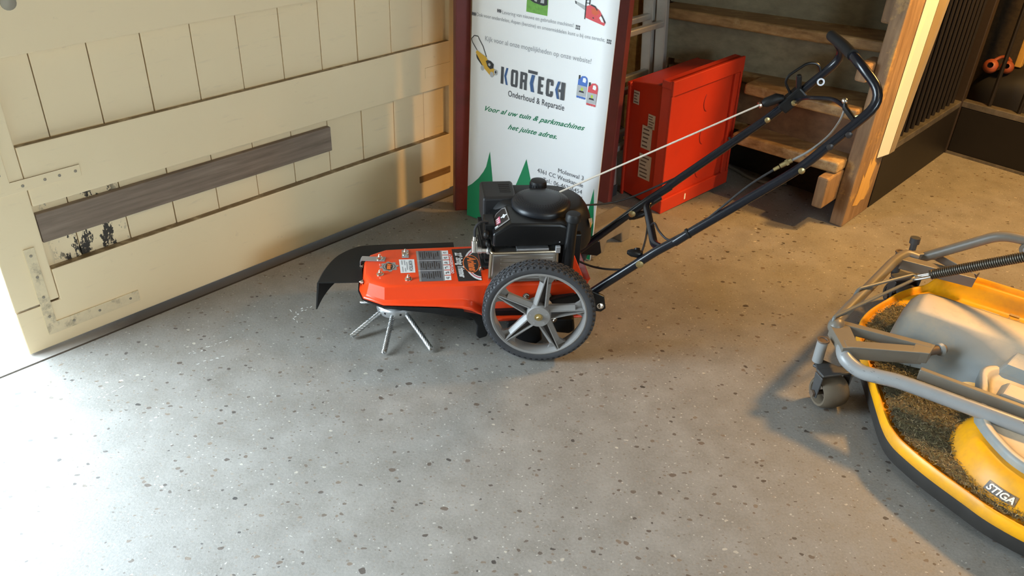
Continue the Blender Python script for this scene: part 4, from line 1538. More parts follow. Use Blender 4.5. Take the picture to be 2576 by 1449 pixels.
def make_wheel():
    w = MB()
    o = Vec((0, 0, 0))
    ax = Vec((0, -1, 0))     # outwards
    # rim ring
    w.ringlathe([(0.1475, 0.0), (0.1475, -0.044), (0.137, -0.044), (0.134, -0.030), (0.134, -0.012), (0.1385, 0.0), (0.143, 0.002)], o, ax, 64)
    # hub
    w.lathe([(0.016, -0.05), (0.034, -0.05), (0.0385, -0.02), (0.0370, 0.006), (0.0345, 0.010), (0.0, 0.010)], o, ax, 40)
    w.lathe([(0.045, -0.036), (0.045, -0.030), (0.031, -0.006)], o, ax, 32, cap=False)
    rim = w.build('wheel', M_rim, trim, smooth=35)
    for k in range(5):
        a = rad(5 + 72 * k)
        d = Vec((cos(a), 0, sin(a)))
        q = Vec((-sin(a), 0, cos(a)))
        sp = MB()
        # web plate: wide at the hub, narrowing, flared where it meets the rim
        pr = [(0.024, 0.0245), (0.05, 0.0215), (0.09, 0.0175), (0.112, 0.0175), (0.125, 0.024), (0.134, 0.036)]
        f = [d * r + q * w_ for r, w_ in pr] + [d * r - q * w_ for r, w_ in reversed(pr)]
        sp.loft([[p + ax * -0.024 for p in f], [p + ax * -0.015 for p in f]])
        for s in (-1, 1):
            b0, b1 = d * 0.026 + q * s * 0.0135, d * 0.1385 + q * s * 0.0022
            t_ = q * 0.0016
            sp.hexa([b0 - t_ + ax * -0.016, b0 + t_ + ax * -0.016, b1 + t_ + ax * -0.016, b1 - t_ + ax * -0.016],
                    [b0 - t_ + ax * 0.006, b0 + t_ + ax * 0.006, b1 + t_ + ax * 0.0, b1 - t_ + ax * 0.0])
            # outer flank sloping from the rib down to the edge of the web
            e0, e1 = d * 0.026 + q * s * 0.0235, d * 0.112 + q * s * 0.0175
            m1 = d * 0.112 + q * s * 0.0050
            sp.hexa([b0 + ax * -0.015, e0 + ax * -0.0155, e1 + ax * -0.0155, m1 + ax * -0.015],
                    [b0 + ax * 0.003, e0 + ax * -0.0125, e1 + ax * -0.0125, m1 + ax * 0.0])
        sp.build('spoke', M_rim, rim, smooth=25)
        rc = MB()
        c0, c1 = d * 0.030, d * 0.128
        rc.hexa([c0 - q * 0.0118 + ax * -0.0152, c0 + q * 0.0118 + ax * -0.0152, c1 + q * 0.0018 + ax * -0.0152, c1 - q * 0.0018 + ax * -0.0152],
                [c0 - q * 0.0118 + ax * -0.0142, c0 + q * 0.0118 + ax * -0.0142, c1 + q * 0.0018 + ax * -0.0142, c1 - q * 0.0018 + ax * -0.0142])
        rc.build('spoke_shade', M_rimd, rim, smooth=0)  # thin dark plate, shade between the ribs put into its colour
        MB().lathe([(0.0035, 0.0), (0.0035, 0.0006)], d * 0.0255 + q * 0.006 + ax * 0.0098, ax, 10).build('hub_pin', mat('hub_pin_grey', (0.24, 0.23, 0.22), 0.5), rim, smooth=0)
    # tyre
    ty_ = MB()
    ty_.ringlathe([(0.1470, 0.0005), (0.154, 0.0035), (0.1625, 0.0025), (0.1675, -0.004), (0.1685, -0.012), (0.1685, -0.034), (0.1675, -0.042), (0.1625, -0.049), (0.154, -0.050), (0.1470, -0.045)], o, ax, 72)
    tyre = ty_.build('tyre', M_tyre, rim, smooth=45)
    tr = MB()
    nb = 58
    for k in range(nb):
        for row in range(4):
            a = 2 * pi * (k + 0.5 * (row % 2)) / nb
            d = Vec((cos(a), 0, sin(a)))
            q = Vec((-sin(a), 0, cos(a)))
            yc = -0.0075 - 0.0103 * row
            c = d * 0.168 + ax * yc
            sk = 0.0035 * (1 if row % 2 else -1)
            b4 = [c - q * 0.0066 + ax * -0.0040 - q * sk, c + q * 0.0066 + ax * -0.0040 - q * sk, c + q * 0.0066 + ax * 0.0040 + q * sk, c - q * 0.0066 + ax * 0.0040 + q * sk]
            tr.hexa(b4, [p + d * 0.0040 for p in [b4[0] * 0.96 + c * 0.04, b4[1] * 0.96 + c * 0.04, b4[2] * 0.96 + c * 0.04, b4[3] * 0.96 + c * 0.04]])
        for s_, yy in ((1, 0.0), (-1, -0.046)):
            a = 2 * pi * (k + 0.25) / nb
            d = Vec((cos(a), 0, sin(a)))
            q = Vec((-sin(a), 0, cos(a)))
            c = d * 0.1645 + ax * yy
            tr.hexa([c - q * 0.005 + ax * (-0.002 * s_), c + q * 0.005 + ax * (-0.002 * s_), c + q * 0.005 + ax * 0.0025 * s_ - d * 0.004, c - q * 0.005 + ax * 0.0025 * s_ - d * 0.004],
                    [p + d * 0.0062 - ax * 0.001 * s_ for p in [c - q * 0.004 + ax * (-0.002 * s_), c + q * 0.004 + ax * (-0.002 * s_), c + q * 0.004 + ax * 0.002 * s_ - d * 0.002, c - q * 0.004 + ax * 0.002 * s_ - d * 0.002]])
    tr.build('tyre_tread', M_tyre, rim, smooth=0, kind='stuff')
    nut = MB()
    nut.lathe([(0.0125, 0.0095), (0.0125, 0.0115), (0.008, 0.012)], o, ax, 20)
    nut.lathe([(0.0075, 0.011), (0.0075, 0.018), (0.006, 0.0195)], o, ax, 6)
    nut.lathe([(0.004, 0.018), (0.004, 0.024)], o, ax, 10)
    nut.build('axle_nut', M_brass, rim, smooth=30)
    return rim


wh = make_wheel()
wh.location = (0, WY, 0.172)
w2 = wh.copy()
COL.objects.link(w2)
w2.parent = trim
w2.location = (0, -WY, 0.172)
w2.rotation_euler = (0, 0, pi)
for ch in list(wh.children):
    c = ch.copy()
    COL.objects.link(c)
    c.parent = w2
mb = MB()
mb.cyl((0, -0.21, 0.172), (0, 0.21, 0.172), 0.009, 12)
mb.build('axle', M_blk, trim)
# gearbox and lower black parts seen between the spokes
mb = MB()
mb.sphere((-0.055, -0.02, 0.095), (0.065, 0.12, 0.045), 18, 10)
mb.box((-0.02, -0.14, 0.105), (0.11, 0.14, 0.160))
mb.cyl((-0.02, -0.175, 0.105), (-0.02, 0.175, 0.105), 0.030, 18)
mb.hexa([(-0.005, -0.14, 0.060), (0.10, -0.14, 0.075), (0.10, 0.14, 0.075), (-0.005, 0.14, 0.060)], [(-0.005, -0.14, 0.11), (0.10, -0.14, 0.115), (0.10, 0.14, 0.115), (-0.005, 0.14, 0.11)])
mb.build('transmission', M_blkm, trim, smooth=35, bevel=0.004)
for s in (-1, 1):
    mb = MB()
    mb.prism([(-0.105, 0.100), (-0.002, 0.100), (0.004, 0.030), (-0.018, 0.012), (-0.088, 0.022), (-0.108, 0.055)], (0, s * 0.186, 0), (1, 0, 0), (0, 0, 1), (0, -s * 0.030, 0))
    mb.prism([(0.030, 0.105), (0.105, 0.105), (0.108, 0.060), (0.090, 0.048), (0.030, 0.056)], (0, s * 0.180, 0), (1, 0, 0), (0, 0, 1), (0, -s * 0.030, 0))
    mb.build('wheel_bracket', M_blkm, trim, smooth=0, bevel=0.006)
hexbolt((0.040, -0.181, 0.108), trim, ax=(0, -1, 0), r=0.010, h=0.008)
# bracket the lower handle tubes bolt to
for s in (-1, 1):
    mb = MB()
    mb.prism([(0.03, 0.175), (0.05, 0.150), (0.19, 0.128), (0.205, 0.140), (0.20, 0.185), (0.165, 0.205), (0.10, 0.19)], (0, s * 0.178, 0), (1, 0, 0), (0, 0, 1), (0, -s * 0.010, 0))
    mb.build('handle_bracket', M_blk, trim, smooth=0, bevel=0.003)
    hexbolt((0.188, s * 0.179, 0.152), trim, ax=(0, s, 0), r=0.008, h=0.006)

# ------------------------------------------------------------------ engine
mb = MB()
mb.box((-0.13, -0.09, 0.2105), (0.07, 0.105, 0.345))
mb.lathe([(0.085, 0.0), (0.085, 0.13)], (-0.01, 0.01, 0.2105), (0, 0, 1), 24)
eng = mb.build('engine', M_blkm, trim, smooth=0, bevel=0.008)
eng.matrix_basis = D2R

# blower housing: chamfered front-left corner, rounded right end
hp = [(-0.174, 0.340), (-0.174, 0.383), (-0.120, 0.419), (0.030, 0.413), (0.052, 0.404), (0.058, 0.384), (0.058, 0.340)]
ys = [(-0.124, 0.90), (-0.119, 0.985), (-0.108, 1.0), (-0.03, 1.0), (0.06, 1.0)]
mb = MB()
rings = []
for y, k in ys:
    rings.append([(-0.06 + (x + 0.06) * (0.965 + 0.035 * (k - 0.9) / 0.1), y, 0.340 + (z - 0.340) * (0.94 + 0.06 * (k - 0.9) / 0.1)) for x, z in hp])
mb.loft(rings)
house = mb.build('blower_housing', M_blk, eng, smooth=30, bevel=0.004)
# rear shroud and fuel tank, rounded towards the handle
mb = MB()
prof = [(-0.02, 1.0), (0.02, 1.0)]
out = spline([(-0.17, 0.155), (-0.06, 0.165), (0.05, 0.158), (0.115, 0.130), (0.152, 0.07), (0.157, 0.01), (0.140, -0.045), (0.095, -0.078), (0.02, -0.085), (-0.06, -0.06), (-0.13, -0.03), (-0.178, 0.03)], 4, closed=True)
rings = []
for z, k in ((0.285, 0.96), (0.300, 1.0), (0.340, 0.995), (0.372, 0.955), (0.398, 0.89), (0.416, 0.81), (0.424, 0.72)):
    rings.append([(-0.01 + (p.x + 0.01) * k, 0.03 + (p.y - 0.03) * k, z) for p in out])
mb.loft(rings)
mb.build('rear_shroud', M_blkm, eng, smooth=45)
# dome of the recoil starter
DC = Vec((-0.013, 0.0, 0.002))
mb = MB()
mb.lathe([(0.092, 0.400), (0.094, 0.416), (0.0925, 0.424), (0.088, 0.430), (0.070, 0.4385), (0.045, 0.4445), (0.02, 0.447), (0.0, 0.4475)], DC, (0, 0, 1), 56)
dome = mb.build('recoil_cover', mat('starter_cover_plastic', (0.012, 0.0135, 0.017), 0.36, var=0.1, spec=0.4), eng, smooth=50)
mb = MB()
for rr, zz, nn in ((0.0845, 0.4322, 64), (0.0785, 0.4350, 60), (0.0725, 0.4376, 56), (0.0665, 0.4399, 50), (0.060, 0.4416, 46)):
    for k in range(nn):
        a = 2 * pi * k / nn
        if -0.35 < a - pi < 0.05 and False:
            continue
        c = DC + Vec((rr * cos(a), rr * sin(a), zz))
        r_ = 0.0017
        mb.add([c + Vec((r_ * cos(t), r_ * sin(t), 0.0004 - 0.4 * r_ * (cos(t) * cos(a) + sin(t) * sin(a)))) for t in (0, 1.05, 2.1, 3.14, 4.19, 5.24)], [tuple(range(6))])
mb.build('vent_hole', mat('vent_black', (0.002, 0.002, 0.002), 0.9), dome, smooth=0, kind='stuff')
mb = MB()
mb.ringlathe([(0.097, 0.396), (0.099, 0.400), (0.0965, 0.404), (0.093, 0.402)], DC, (0, 0, 1), 56)
mb.build('cover_ring', M_blk, dome, smooth=50)
# fuel cap
mb = MB()
mb.lathe([(0.022, 0.0), (0.026, 0.004), (0.0265, 0.022), (0.024, 0.029), (0.012, 0.032), (0.0, 0.032)], (-0.008, 0.098, 0.424), (0, 0, 1), 28)
for k in range(22):
    a = 2 * pi * k / 22
    d = Vec((cos(a), sin(a), 0))
    mb.cyl(Vec((-0.008, 0.098, 0.428)) + d * 0.0263, Vec((-0.008, 0.098, 0.446)) + d * 0.0263, 0.0014, 5)
mb.build('fuel_cap', M_blkm, eng, smooth=35)
# air filter box with slots
mb = MB()
mb.box((-0.192, 0.025, 0.325), (-0.085, 0.150, 0.432))
af = mb.build('air_filter_box', mat('filter_box_plastic', (0.014, 0.014, 0.015), 0.5, spec=0.35), eng, smooth=0, bevel=0.010, segs=3)
for k in range(5):
    mb = MB()
    mb.box((-0.135, 0.062 + 0.013 * k, 0.4316), (-0.100, 0.067 + 0.013 * k, 0.4326))
    mb.build('slot', mat('vent_black', (0.002, 0.002, 0.002), 0.9), af, smooth=0)
# finned cylinder head on the front end
mb = MB()
for k in range(7):
    z = 0.245 + 0.016 * k
    mb.box((-0.205 + (0.012 if k % 2 else 0), -0.085, z), (-0.12, 0.06, z + 0.007))
mb.box((-0.190, -0.06, 0.225), (-0.12, 0.04, 0.37))
mb.build('cylinder_head', M_blkm, eng, smooth=0, bevel=0.0015)
mb = MB()
for (x, y, z, r_) in ((-0.192, -0.100, 0.372, 0.011), (-0.186, -0.095, 0.338, 0.010), (-0.176, -0.105, 0.318, 0.010)):
    mb.sphere((x, y, z), (r_, 0.016, r_ * 1.1), 12, 8)
mb.box((-0.196, -0.09, 0.28), (-0.165, -0.02, 0.40))
mb.build('governor_bracket', M_blk, eng, smooth=0, bevel=0.003)
# spark plug and its lead
mb = MB()
q0, q1 = Vec((-0.170, -0.098, 0.312)), Vec((-0.232, -0.094, 0.316))
mb.lathe([(0.011, 0), (0.011, 0.018), (0.008, 0.02), (0.008, 0.034), (0.010, 0.036), (0.010, 0.048), (0.004, 0.05)], q0, q1 - q0, 12)
sp = mb.build('spark_plug', M_cast, eng, smooth=30)
mb = MB()
mb.cyl((-0.226, -0.094, 0.310), (-0.227, -0.092, 0.348), 0.0105, 14)
mb.cyl((-0.227, -0.092, 0.348), (-0.226, -0.090, 0.360), 0.0065, 12)
mb.build('plug_boot', M_steel, sp)
mb = MB()
mb.tube(spline([(-0.226, -0.090, 0.358), (-0.225, -0.086, 0.385), (-0.210, -0.08, 0.402), (-0.185, -0.075, 0.402)], 6), 0.0042, 8)
mb.build('plug_lead', M_cable, sp)
# muffler with louvred guard
mb = MB()
mb.box((-0.178, -0.128, 0.214), (0.026, -0.045, 0.318))
muf = mb.build('muffler', mat('muffler_aluminised', (0.50, 0.48, 0.45), 0.36, 0.9, var=0.12, scale=30), eng, smooth=0, bevel=0.007, segs=3)
for k in range(6):
    mb = MB()
    z = 0.226 + 0.014 * k
    mb.box((-0.150, -0.1315, z), (0.012, -0.1275, z + 0.0065))
    mb.build('louvre', muf.data.materials[0], muf, smooth=0, bevel=0.0015)
M_nick = mat('plated_wire', (0.66, 0.56, 0.42), 0.28, 1.0, var=0.05)
mb = MB()
mb.tube(fillet([(-0.170, -0.050, 0.326), (-0.179, -0.136, 0.326), (0.022, -0.136, 0.326), (0.026, -0.136, 0.222)], 0.008), 0.0042, 8)
mb.tube(fillet([(-0.180, -0.136, 0.326), (-0.183, -0.136, 0.24), (-0.181, -0.11, 0.216)], 0.01), 0.0052, 8)
mb.build('muffler_guard', M_nick, eng)
mb = MB()
mb.box((0.016, -0.141, 0.322), (0.031, -0.130, 0.345))
mb.box((-0.10, -0.118, 0.319), (0.0, -0.070, 0.327))
mb.build('guard_clip', M_silv, eng, smooth=0, bevel=0.002)
hexbolt((0.030, -0.116, 0.350), eng, ax=(0, -1, 0.3), r=0.006, h=0.005, m=M_silv)
hexbolt((-0.105, -0.131, 0.245), eng, ax=(0, -1, 0.3), r=0.007, h=0.006, m=M_steel)
# oil filler
mb = MB()
mb.tube([(0.058, -0.118, 0.215), (0.060, -0.124, 0.29), (0.064, -0.122, 0.40), (0.066, -0.120, 0.424)], [0.021, 0.018, 0.0165, 0.018], 18)
oil = mb.build('oil_filler', M_blk, eng, smooth=50)
mb = MB()
mb.lathe([(0.021, 0.0), (0.0235, 0.003), (0.0235, 0.020), (0.020, 0.026), (0.0, 0.027)], (0.066, -0.120, 0.420), (0.05, 0.0, 1), 24)
mb.build('oil_cap', M_blkm, oil, smooth=35)
mb = MB()
mb.box((0.060, -0.095, 0.2105), (0.105, -0.02, 0.36))
mb.build('side_bracket', M_blk, eng, smooth=0, bevel=0.004)
# reflective sticker on the rear corner
mb = MB()
mb.quad((0.138, -0.052, 0.358), (0.153, -0.020, 0.358), (0.149, -0.022, 0.378), (0.132, -0.046, 0.388))
rs = mb.build('rear_sticker', mat('silver_sticker', (0.62, 0.58, 0.50), 0.3, 0.5), eng, smooth=0)
mb = MB()
mb.quad((0.1395, -0.0520, 0.359), (0.1445, -0.040, 0.359), (0.1400, -0.043, 0.376), (0.1375, -0.0495, 0.376))
mb.build('sticker_print', mat('sticker_yellow', (0.75, 0.45, 0.05), 0.4), rs, smooth=0)

# engine label on the chamfer of the housing
A0, A1 = Vec((-0.1742, 0, 0.3832)), Vec((-0.1200, 0, 0.4195))
nx = (A1 - A0).normalized()
nn = Vec((-nx.z, 0, nx.x))


def el(t, y, lift=0.0006):
    p = A0.lerp(A1, t)
    return Vec((p.x, y, p.z)) + nn * lift


mb = MB()
outl = [(0.16, -0.106), (0.96, -0.098), (0.90, -0.012), (0.72, -0.006), (0.36, -0.018), (0.10, -0.052)]
mb.add([el(t, y, 0.0012) for t, y in outl], [tuple(range(6))], 0)
cx = sum(t for t, y in outl) / 6
cy = sum(y for t, y in outl) / 6
mb.add([el(cx + (t - cx) * 0.86, cy + (y - cy) * 0.86, 0.0017) for t, y in outl], [tuple(range(6))], 1)
elab = mb.build('engine_label', [M_silv, M_lblk], eng, smooth=0, fixn=False)
mb = MB()
mb.add([el(t, y, 0.0022) for t, y in ((0.22, -0.088), (0.50, -0.086), (0.52, -0.046), (0.26, -0.056))], [(0, 1, 2, 3)], 0)
for k in range(3):
    y_ = -0.082 + 0.011 * k
    mb.add([el(t, y, 0.0026) for t, y in ((0.27, y_), (0.46, y_), (0.46, y_ + 0.005), (0.27, y_ + 0.005))], [(0, 1, 2, 3)], 1)
mb.add([el(t, y, 0.0022) for t, y in ((0.62, -0.060), (0.72, -0.072), (0.84, -0.060), (0.72, -0.046))], [(0, 1, 2, 3)], 1)
mb.add([el(t, y, 0.0022) for t, y in ((0.56, -0.063), (0.90, -0.063), (0.90, -0.056), (0.56, -0.056))], [(0, 1, 2, 3)], 1)
mb.add([el(t, y, 0.0022) for t, y in ((0.20, -0.100), (0.34, -0.099), (0.34, -0.092), (0.20, -0.093))], [(0, 1, 2, 3)], 1)
mb.build('label_print', [mat('label_pink', (0.62, 0.12, 0.20), 0.5), M_white], elab, smooth=0, fixn=False)

# ------------------------------------------------------------------ handle
HW = 0.0130
for s in (-1, 1):
    mb = MB()
    pts = fillet([(0.095, s * 0.152, 0.135), (0.166, s * 0.156, 0.190), (0.352, s * 0.166, 0.333), (0.430, s * 0.172, 0.384)], 0.02)
    mb.tube(pts, HW * 1.02, 16)
    lt = mb.build('lower_handle_tube', M_tube, trim)
    MB().lathe([(0.012, 0), (0.0115, 0.003), (0.006, 0.005), (0.001, 0.0055)], (0.305, s * 0.164 - 0.0128, 0.297), (0, -1, 0), 18).build('bolt', M_brass, lt)
    # wing knob on the inner side / underside
    k0 = Vec((0.315, s * 0.164, 0.283)) if s > 0 else Vec((0.300, s * 0.164 + 0.020, 0.315))
    mb = MB()
    dx = Vec((0.04, 0, 0.010)) if s > 0 else Vec((-0.030, 0.0, 0.006))
    mb.tube([k0 - dx * 0.5, k0 - dx * 0.1, k0 + dx * 0.6, k0 + dx], [0.010, 0.013, 0.012, 0.006], 10)
    mb.cyl(k0, k0 + Vec((0, -s * 0.012, 0.01)), 0.010, 10)
    mb.build('wing_knob', M_blk, lt, smooth=50)
# upper bow
near = [(0.405, -0.172, 0.366), (0.445, -0.176, 0.398), (0.733, -0.197, 0.603), (0.932, -0.187, 0.790), (0.862, -0.112, 0.876)]
farp = [(x, -y, z) for x, y, z in reversed(near)]
mb = MB()
mb.tube(fillet(near + farp, [0.05, 0.05, 0.075, 0.055, 0.055, 0.075, 0.05, 0.05], 7), HW, 16)
bow = mb.build('upper_handle', M_tube, trim)
mb = MB()
mb.tube([(0.857, 0.105, 0.8755), (0.862, 0.0, 0.8765), (0.862, -0.085, 0.8765)], HW * 1.18, 16)
mb.build('grip', M_rub, bow)
for (x, y, z, m_) in ((0.733, -0.2098, 0.602, M_brass), (0.722, 0.186, 0.596, M_brass), (0.800, -0.207, 0.668, M_lblk), (0.845, -0.2055, 0.70, M_lblk)):
    MB().lathe([(0.0095, 0), (0.009, 0.003), (0.005, 0.005), (0.001, 0.0055)], (x, y, z), (0, -1, 0), 16).build('bolt', m_, bow)
# cross brace
mb = MB()
mb.tube(fillet([(0.395, 0.160, 0.352), (0.350, 0.135, 0.335), (0.352, -0.120, 0.331), (0.368, -0.160, 0.342)], 0.03), 0.0125, 14)
br = mb.build('handle_brace', M_tube, trim)
# pull cord from the starter to its guide on the far tube
mb = MB()
rs0 = D2R @ Vec((0.052, 0.045, 0.4365))
mb.tube([rs0, rs0 + Vec((0.002, 0.0005, 0.0008)), (0.695, 0.186, 0.6465)], 0.0030, 8)
mb.build('pull_cord', mat('cord_white', (0.66, 0.60, 0.52), 0.7), trim)
mb = MB()
mb.ringlathe([(0.006, -0.003), (0.010, -0.003), (0.010, 0.003), (0.006, 0.003)], (0.694, 0.185, 0.646), (1, 0.2, 0.35), 18)
cg = mb.build('cord_guide', M_steel, trim)
mb = MB()
mb.tube([(0.700, 0.186, 0.648), (0.712, 0.188, 0.652), (0.745, 0.190, 0.664), (0.765, 0.190, 0.665)], [0.008, 0.015, 0.016, 0.009], 14)
mb.build('starter_handle', M_blkm, cg, smooth=50)
# lever block on the far tube with a wire loop
dT = Vec((0.190, -0.010, 0.183)).normalized()
c0 = Vec((0.793, 0.193, 0.659))
mb = MB()
mb.bar(c0 - dT * 0.045 + Vec((0, 0, 0.001)), c0 + dT * 0.040 + Vec((0, 0, 0.001)), 0.036, 0.040)
mb.bar(c0 + dT * 0.020 + Vec((0, -0.004, 0.016)), c0 + dT * 0.030 + Vec((-0.012, -0.004, 0.058)), 0.016, 0.018, up=(0, 1, 0))
lv = mb.build('lever_block', M_blk, trim, smooth=0, bevel=0.006)
MB().lathe([(0.010, 0), (0.009, 0.003), (0.004, 0.005), (0.001, 0.0055)], c0 + Vec((0.002, -0.019, -0.006)), (0, -1, 0), 16).build('bolt', M_brass, lv)
mb = MB()
mb.tube(fillet([c0 + Vec((-0.008, 0.0, 0.018)), (0.764, 0.19, 0.714), (0.772, 0.19, 0.735), (0.825, 0.19, 0.772), (0.858, 0.19, 0.768), (0.868, 0.19, 0.735), (0.872, 0.19, 0.712)], 0.016, 5), 0.0042, 8)
mb.build('wire_loop', M_blk, lv)
MB().ringlathe([(0.007, -0.003), (0.0115, -0.003), (0.0115, 0.003), (0.007, 0.003)], (0.866, 0.175, 0.716), (0, -1, 0.2), 18).build('ring', M_silv, lv)
# control bail across the handle and its end post
mb = MB()
mb.tube(spline([(0.800, 0.175, 0.655), (0.800, 0.11, 0.690), (0.808, 0.04, 0.716), (0.842, -0.04, 0.738), (0.853, -0.115, 0.744)], 7), 0.0062, 10)
cb = mb.build('control_bail', M_tube, trim)
mb = MB()
mb.tube([(0.851, -0.112, 0.757), (0.853, -0.118, 0.742), (0.862, -0.150, 0.730), (0.868, -0.176, 0.722)], [0.005, 0.008, 0.008, 0.006], 10)
mb.build('bail_post', M_blk, cb)
MB().sphere((0.851, -0.112, 0.760), 0.0085, 12, 8).build('bail_knob', M_steel, cb)
mb = MB()
mb.cyl((0.868, -0.165, 0.735), (0.905, -0.185, 0.752), 0.004, 8)
mb.build('pivot_pin', M_brass, cb)
# control cables
mb = MB()
mb.tube(spline([(0.853, -0.116, 0.742), (0.842, -0.130, 0.715), (0.805, -0.165, 0.682), (0.752, -0.186, 0.648), (0.700, -0.19, 0.620)], 7), 0.0034, 8)
mb.build('bowden_wire', mat('grey_bowden', (0.20, 0.19, 0.18), 0.4), trim)
mb = MB()
mb.tube([(0.709, -0.189, 0.625), (0.680, -0.187, 0.607)], 0.0068, 12)
mb.tube([(0.700, -0.188, 0.6195), (0.694, -0.188, 0.616)], 0.0095, 6)
mb.tube([(0.678, -0.187, 0.605), (0.664, -0.186, 0.596)], 0.0052, 10)
mb.build('cable_adjuster', M_brass, trim)
mb = MB()
mb.tube(spline([(0.664, -0.186, 0.596), (0.60, -0.183, 0.548), (0.52, -0.180, 0.470), (0.47, -0.178, 0.422), (0.443, -0.176, 0.408), (0.405, -0.172, 0.378), (0.385, -0.15, 0.366), (0.366, -0.11, 0.372), (0.358, -0.06, 0.372), (0.352, -0.02, 0.345)], 7), 0.0034, 8)
mb.build('control_cable', M_cable, trim)
mb = MB()
mb.tube(spline([(0.345, 0.02, 0.325), (0.335, -0.03, 0.30), (0.315, -0.07, 0.265), (0.28, -0.09, 0.235), (0.235, -0.08, 0.222), (0.17, -0.06, 0.222), (0.11, -0.04, 0.24)], 7), 0.0034, 8)
mb.build('control_cable', M_cable, trim)
mb = MB()
mb.tube(spline([(0.12, 0.10, 0.360), (0.17, 0.13, 0.345), (0.23, 0.16, 0.335), (0.30, 0.176, 0.345), (0.38, 0.180, 0.378), (0.50, 0.196, 0.430), (0.62, 0.206, 0.512), (0.72, 0.206, 0.588), (0.77, 0.20, 0.630)], 7), 0.0034, 8)
mb.build('control_cable', M_cable, trim)
for p in ((0.443, -0.176, 0.398), (0.62, 0.200, 0.523)):
    MB().ringlathe([(0.0135, -0.003), (0.0155, -0.003), (0.0155, 0.003), (0.0135, 0.003)], p, Vec((0.29, -0.02, 0.205)), 18).build('cable_tie', M_rub, bow)


# ================================================================== yellow mower deck, cut off by the right edge of the picture
# local axes: x to the rear, y across (away from the viewer), z up
MX = Vec((0.825, -0.565, 0)).normalized()
MY = Vec((-MX.y, MX.x, 0))
MM = frame((0.956, 1.939, 0.0), MX, MY, (0, 0, 1))
mow = thing('mower_deck', 'yellow mower deck with grey belt cover, grey tube frame and old grass clippings', 'mower deck', MM)
M_yell = mat('worn_yellow_paint', (0.78, 0.345, 0.004), 0.40, var=0.07, scale=10, dirt=(0.38, 0.18, 0.04), dirt_amt=0.5, spec=0.4)
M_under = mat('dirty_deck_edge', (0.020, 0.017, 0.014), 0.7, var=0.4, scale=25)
M_gcov = mat('grey_cover_plastic', (0.19, 0.205, 0.20), 0.55, var=0.07, scale=14, dirt=(0.33, 0.27, 0.18), dirt_amt=0.5, dust_light=(0.58, 0.47, 0.34), dust_light_amt=1.0)  # dusty tan on upward faces also holds the warm lamp light
M_gtube = mat('grey_frame_paint', (0.145, 0.132, 0.108), 0.42, var=0.12, scale=25, dirt=(0.14, 0.10, 0.065), dirt_amt=0.3, dust_light=(0.20, 0.155, 0.10), dust_light_amt=0.5)


def scratched_paint():
    m, nt, b = _nt('scratched_grey_tube')
    tc = N(nt, 'ShaderNodeTexCoord')
    mp = N(nt, 'ShaderNodeMapping')
    L(nt, tc.outputs['Object'], mp.inputs['Vector'])
    mp.inputs['Scale'].default_value = (14, 60, 60)
    mp.inputs['Rotation'].default_value = (0, 0, 0.25)
    f = noise(nt, mp.outputs[0], 1.6, 5, 0.7)
    col = mixc(nt, noise(nt, tc.outputs['Object'], 12), (0.20, 0.205, 0.205), (0.26, 0.265, 0.265))
    col = mixc(nt, mapr(nt, f, 0.635, 0.665), col, (0.035, 0.035, 0.04))
    L(nt, col, b.inputs['Base Color'])
    b.inputs['Roughness'].default_value = 0.36
    return m


M_gtubes = scratched_paint()
M_fork = mat('dark_fork_steel', (0.055, 0.055, 0.055), 0.5, 0.2, var=0.25, scale=30)
M_roll = mat('dusty_roller_rubber', (0.095, 0.072, 0.046), 0.75, var=0.25, scale=40)
M_rust = mat('rusty_steel', (0.12, 0.085, 0.06), 0.65, 0.4, var=0.35, scale=40)


def sstep(a, b, x):
    t = max(0.0, min(1.0, (x - a) / (b - a)))
    return t * t * (3 - 2 * t)


DO = spline([(-0.030, 0.300), (0.0, 0.215), (0.037, 0.150), (0.095, 0.033), (0.157, -0.092), (0.198, -0.150), (0.250, -0.187), (0.314, -0.221), (0.398, -0.257), (0.466, -0.284), (0.560, -0.300), (0.700, -0.300), (0.84, -0.27), (0.87, -0.10),
             (0.88, 0.25), (0.86, 0.66), (0.80, 0.765), (0.60, 0.775), (0.369, 0.775), (0.275, 0.775), (0.20, 0.772), (0.125, 0.745), (0.06, 0.68), (0.010, 0.580), (-0.025, 0.470), (-0.038, 0.380)], 5, closed=True)
DCN = Vec((0.45, 0.25, 0))


def deck_z(x, y):
    z = 0.096
    d = sqrt((x - 0.535) ** 2 + (y + 0.03) ** 2) / 0.226
    z1 = 0.066 * (1 - sstep(0.70, 1.0, d))
    d = sqrt((x - 0.40) ** 2 + (y - 0.36) ** 2) / 0.24
    z2 = 0.075 * (1 - sstep(0.74, 1.0, d))
    z3 = 0.052 * sstep(0.690, 0.735, y) * sstep(0.05, 0.13, x) + 0.018 * sstep(0.45, 0.60, y)
    return z + max(z1, z2, z3)


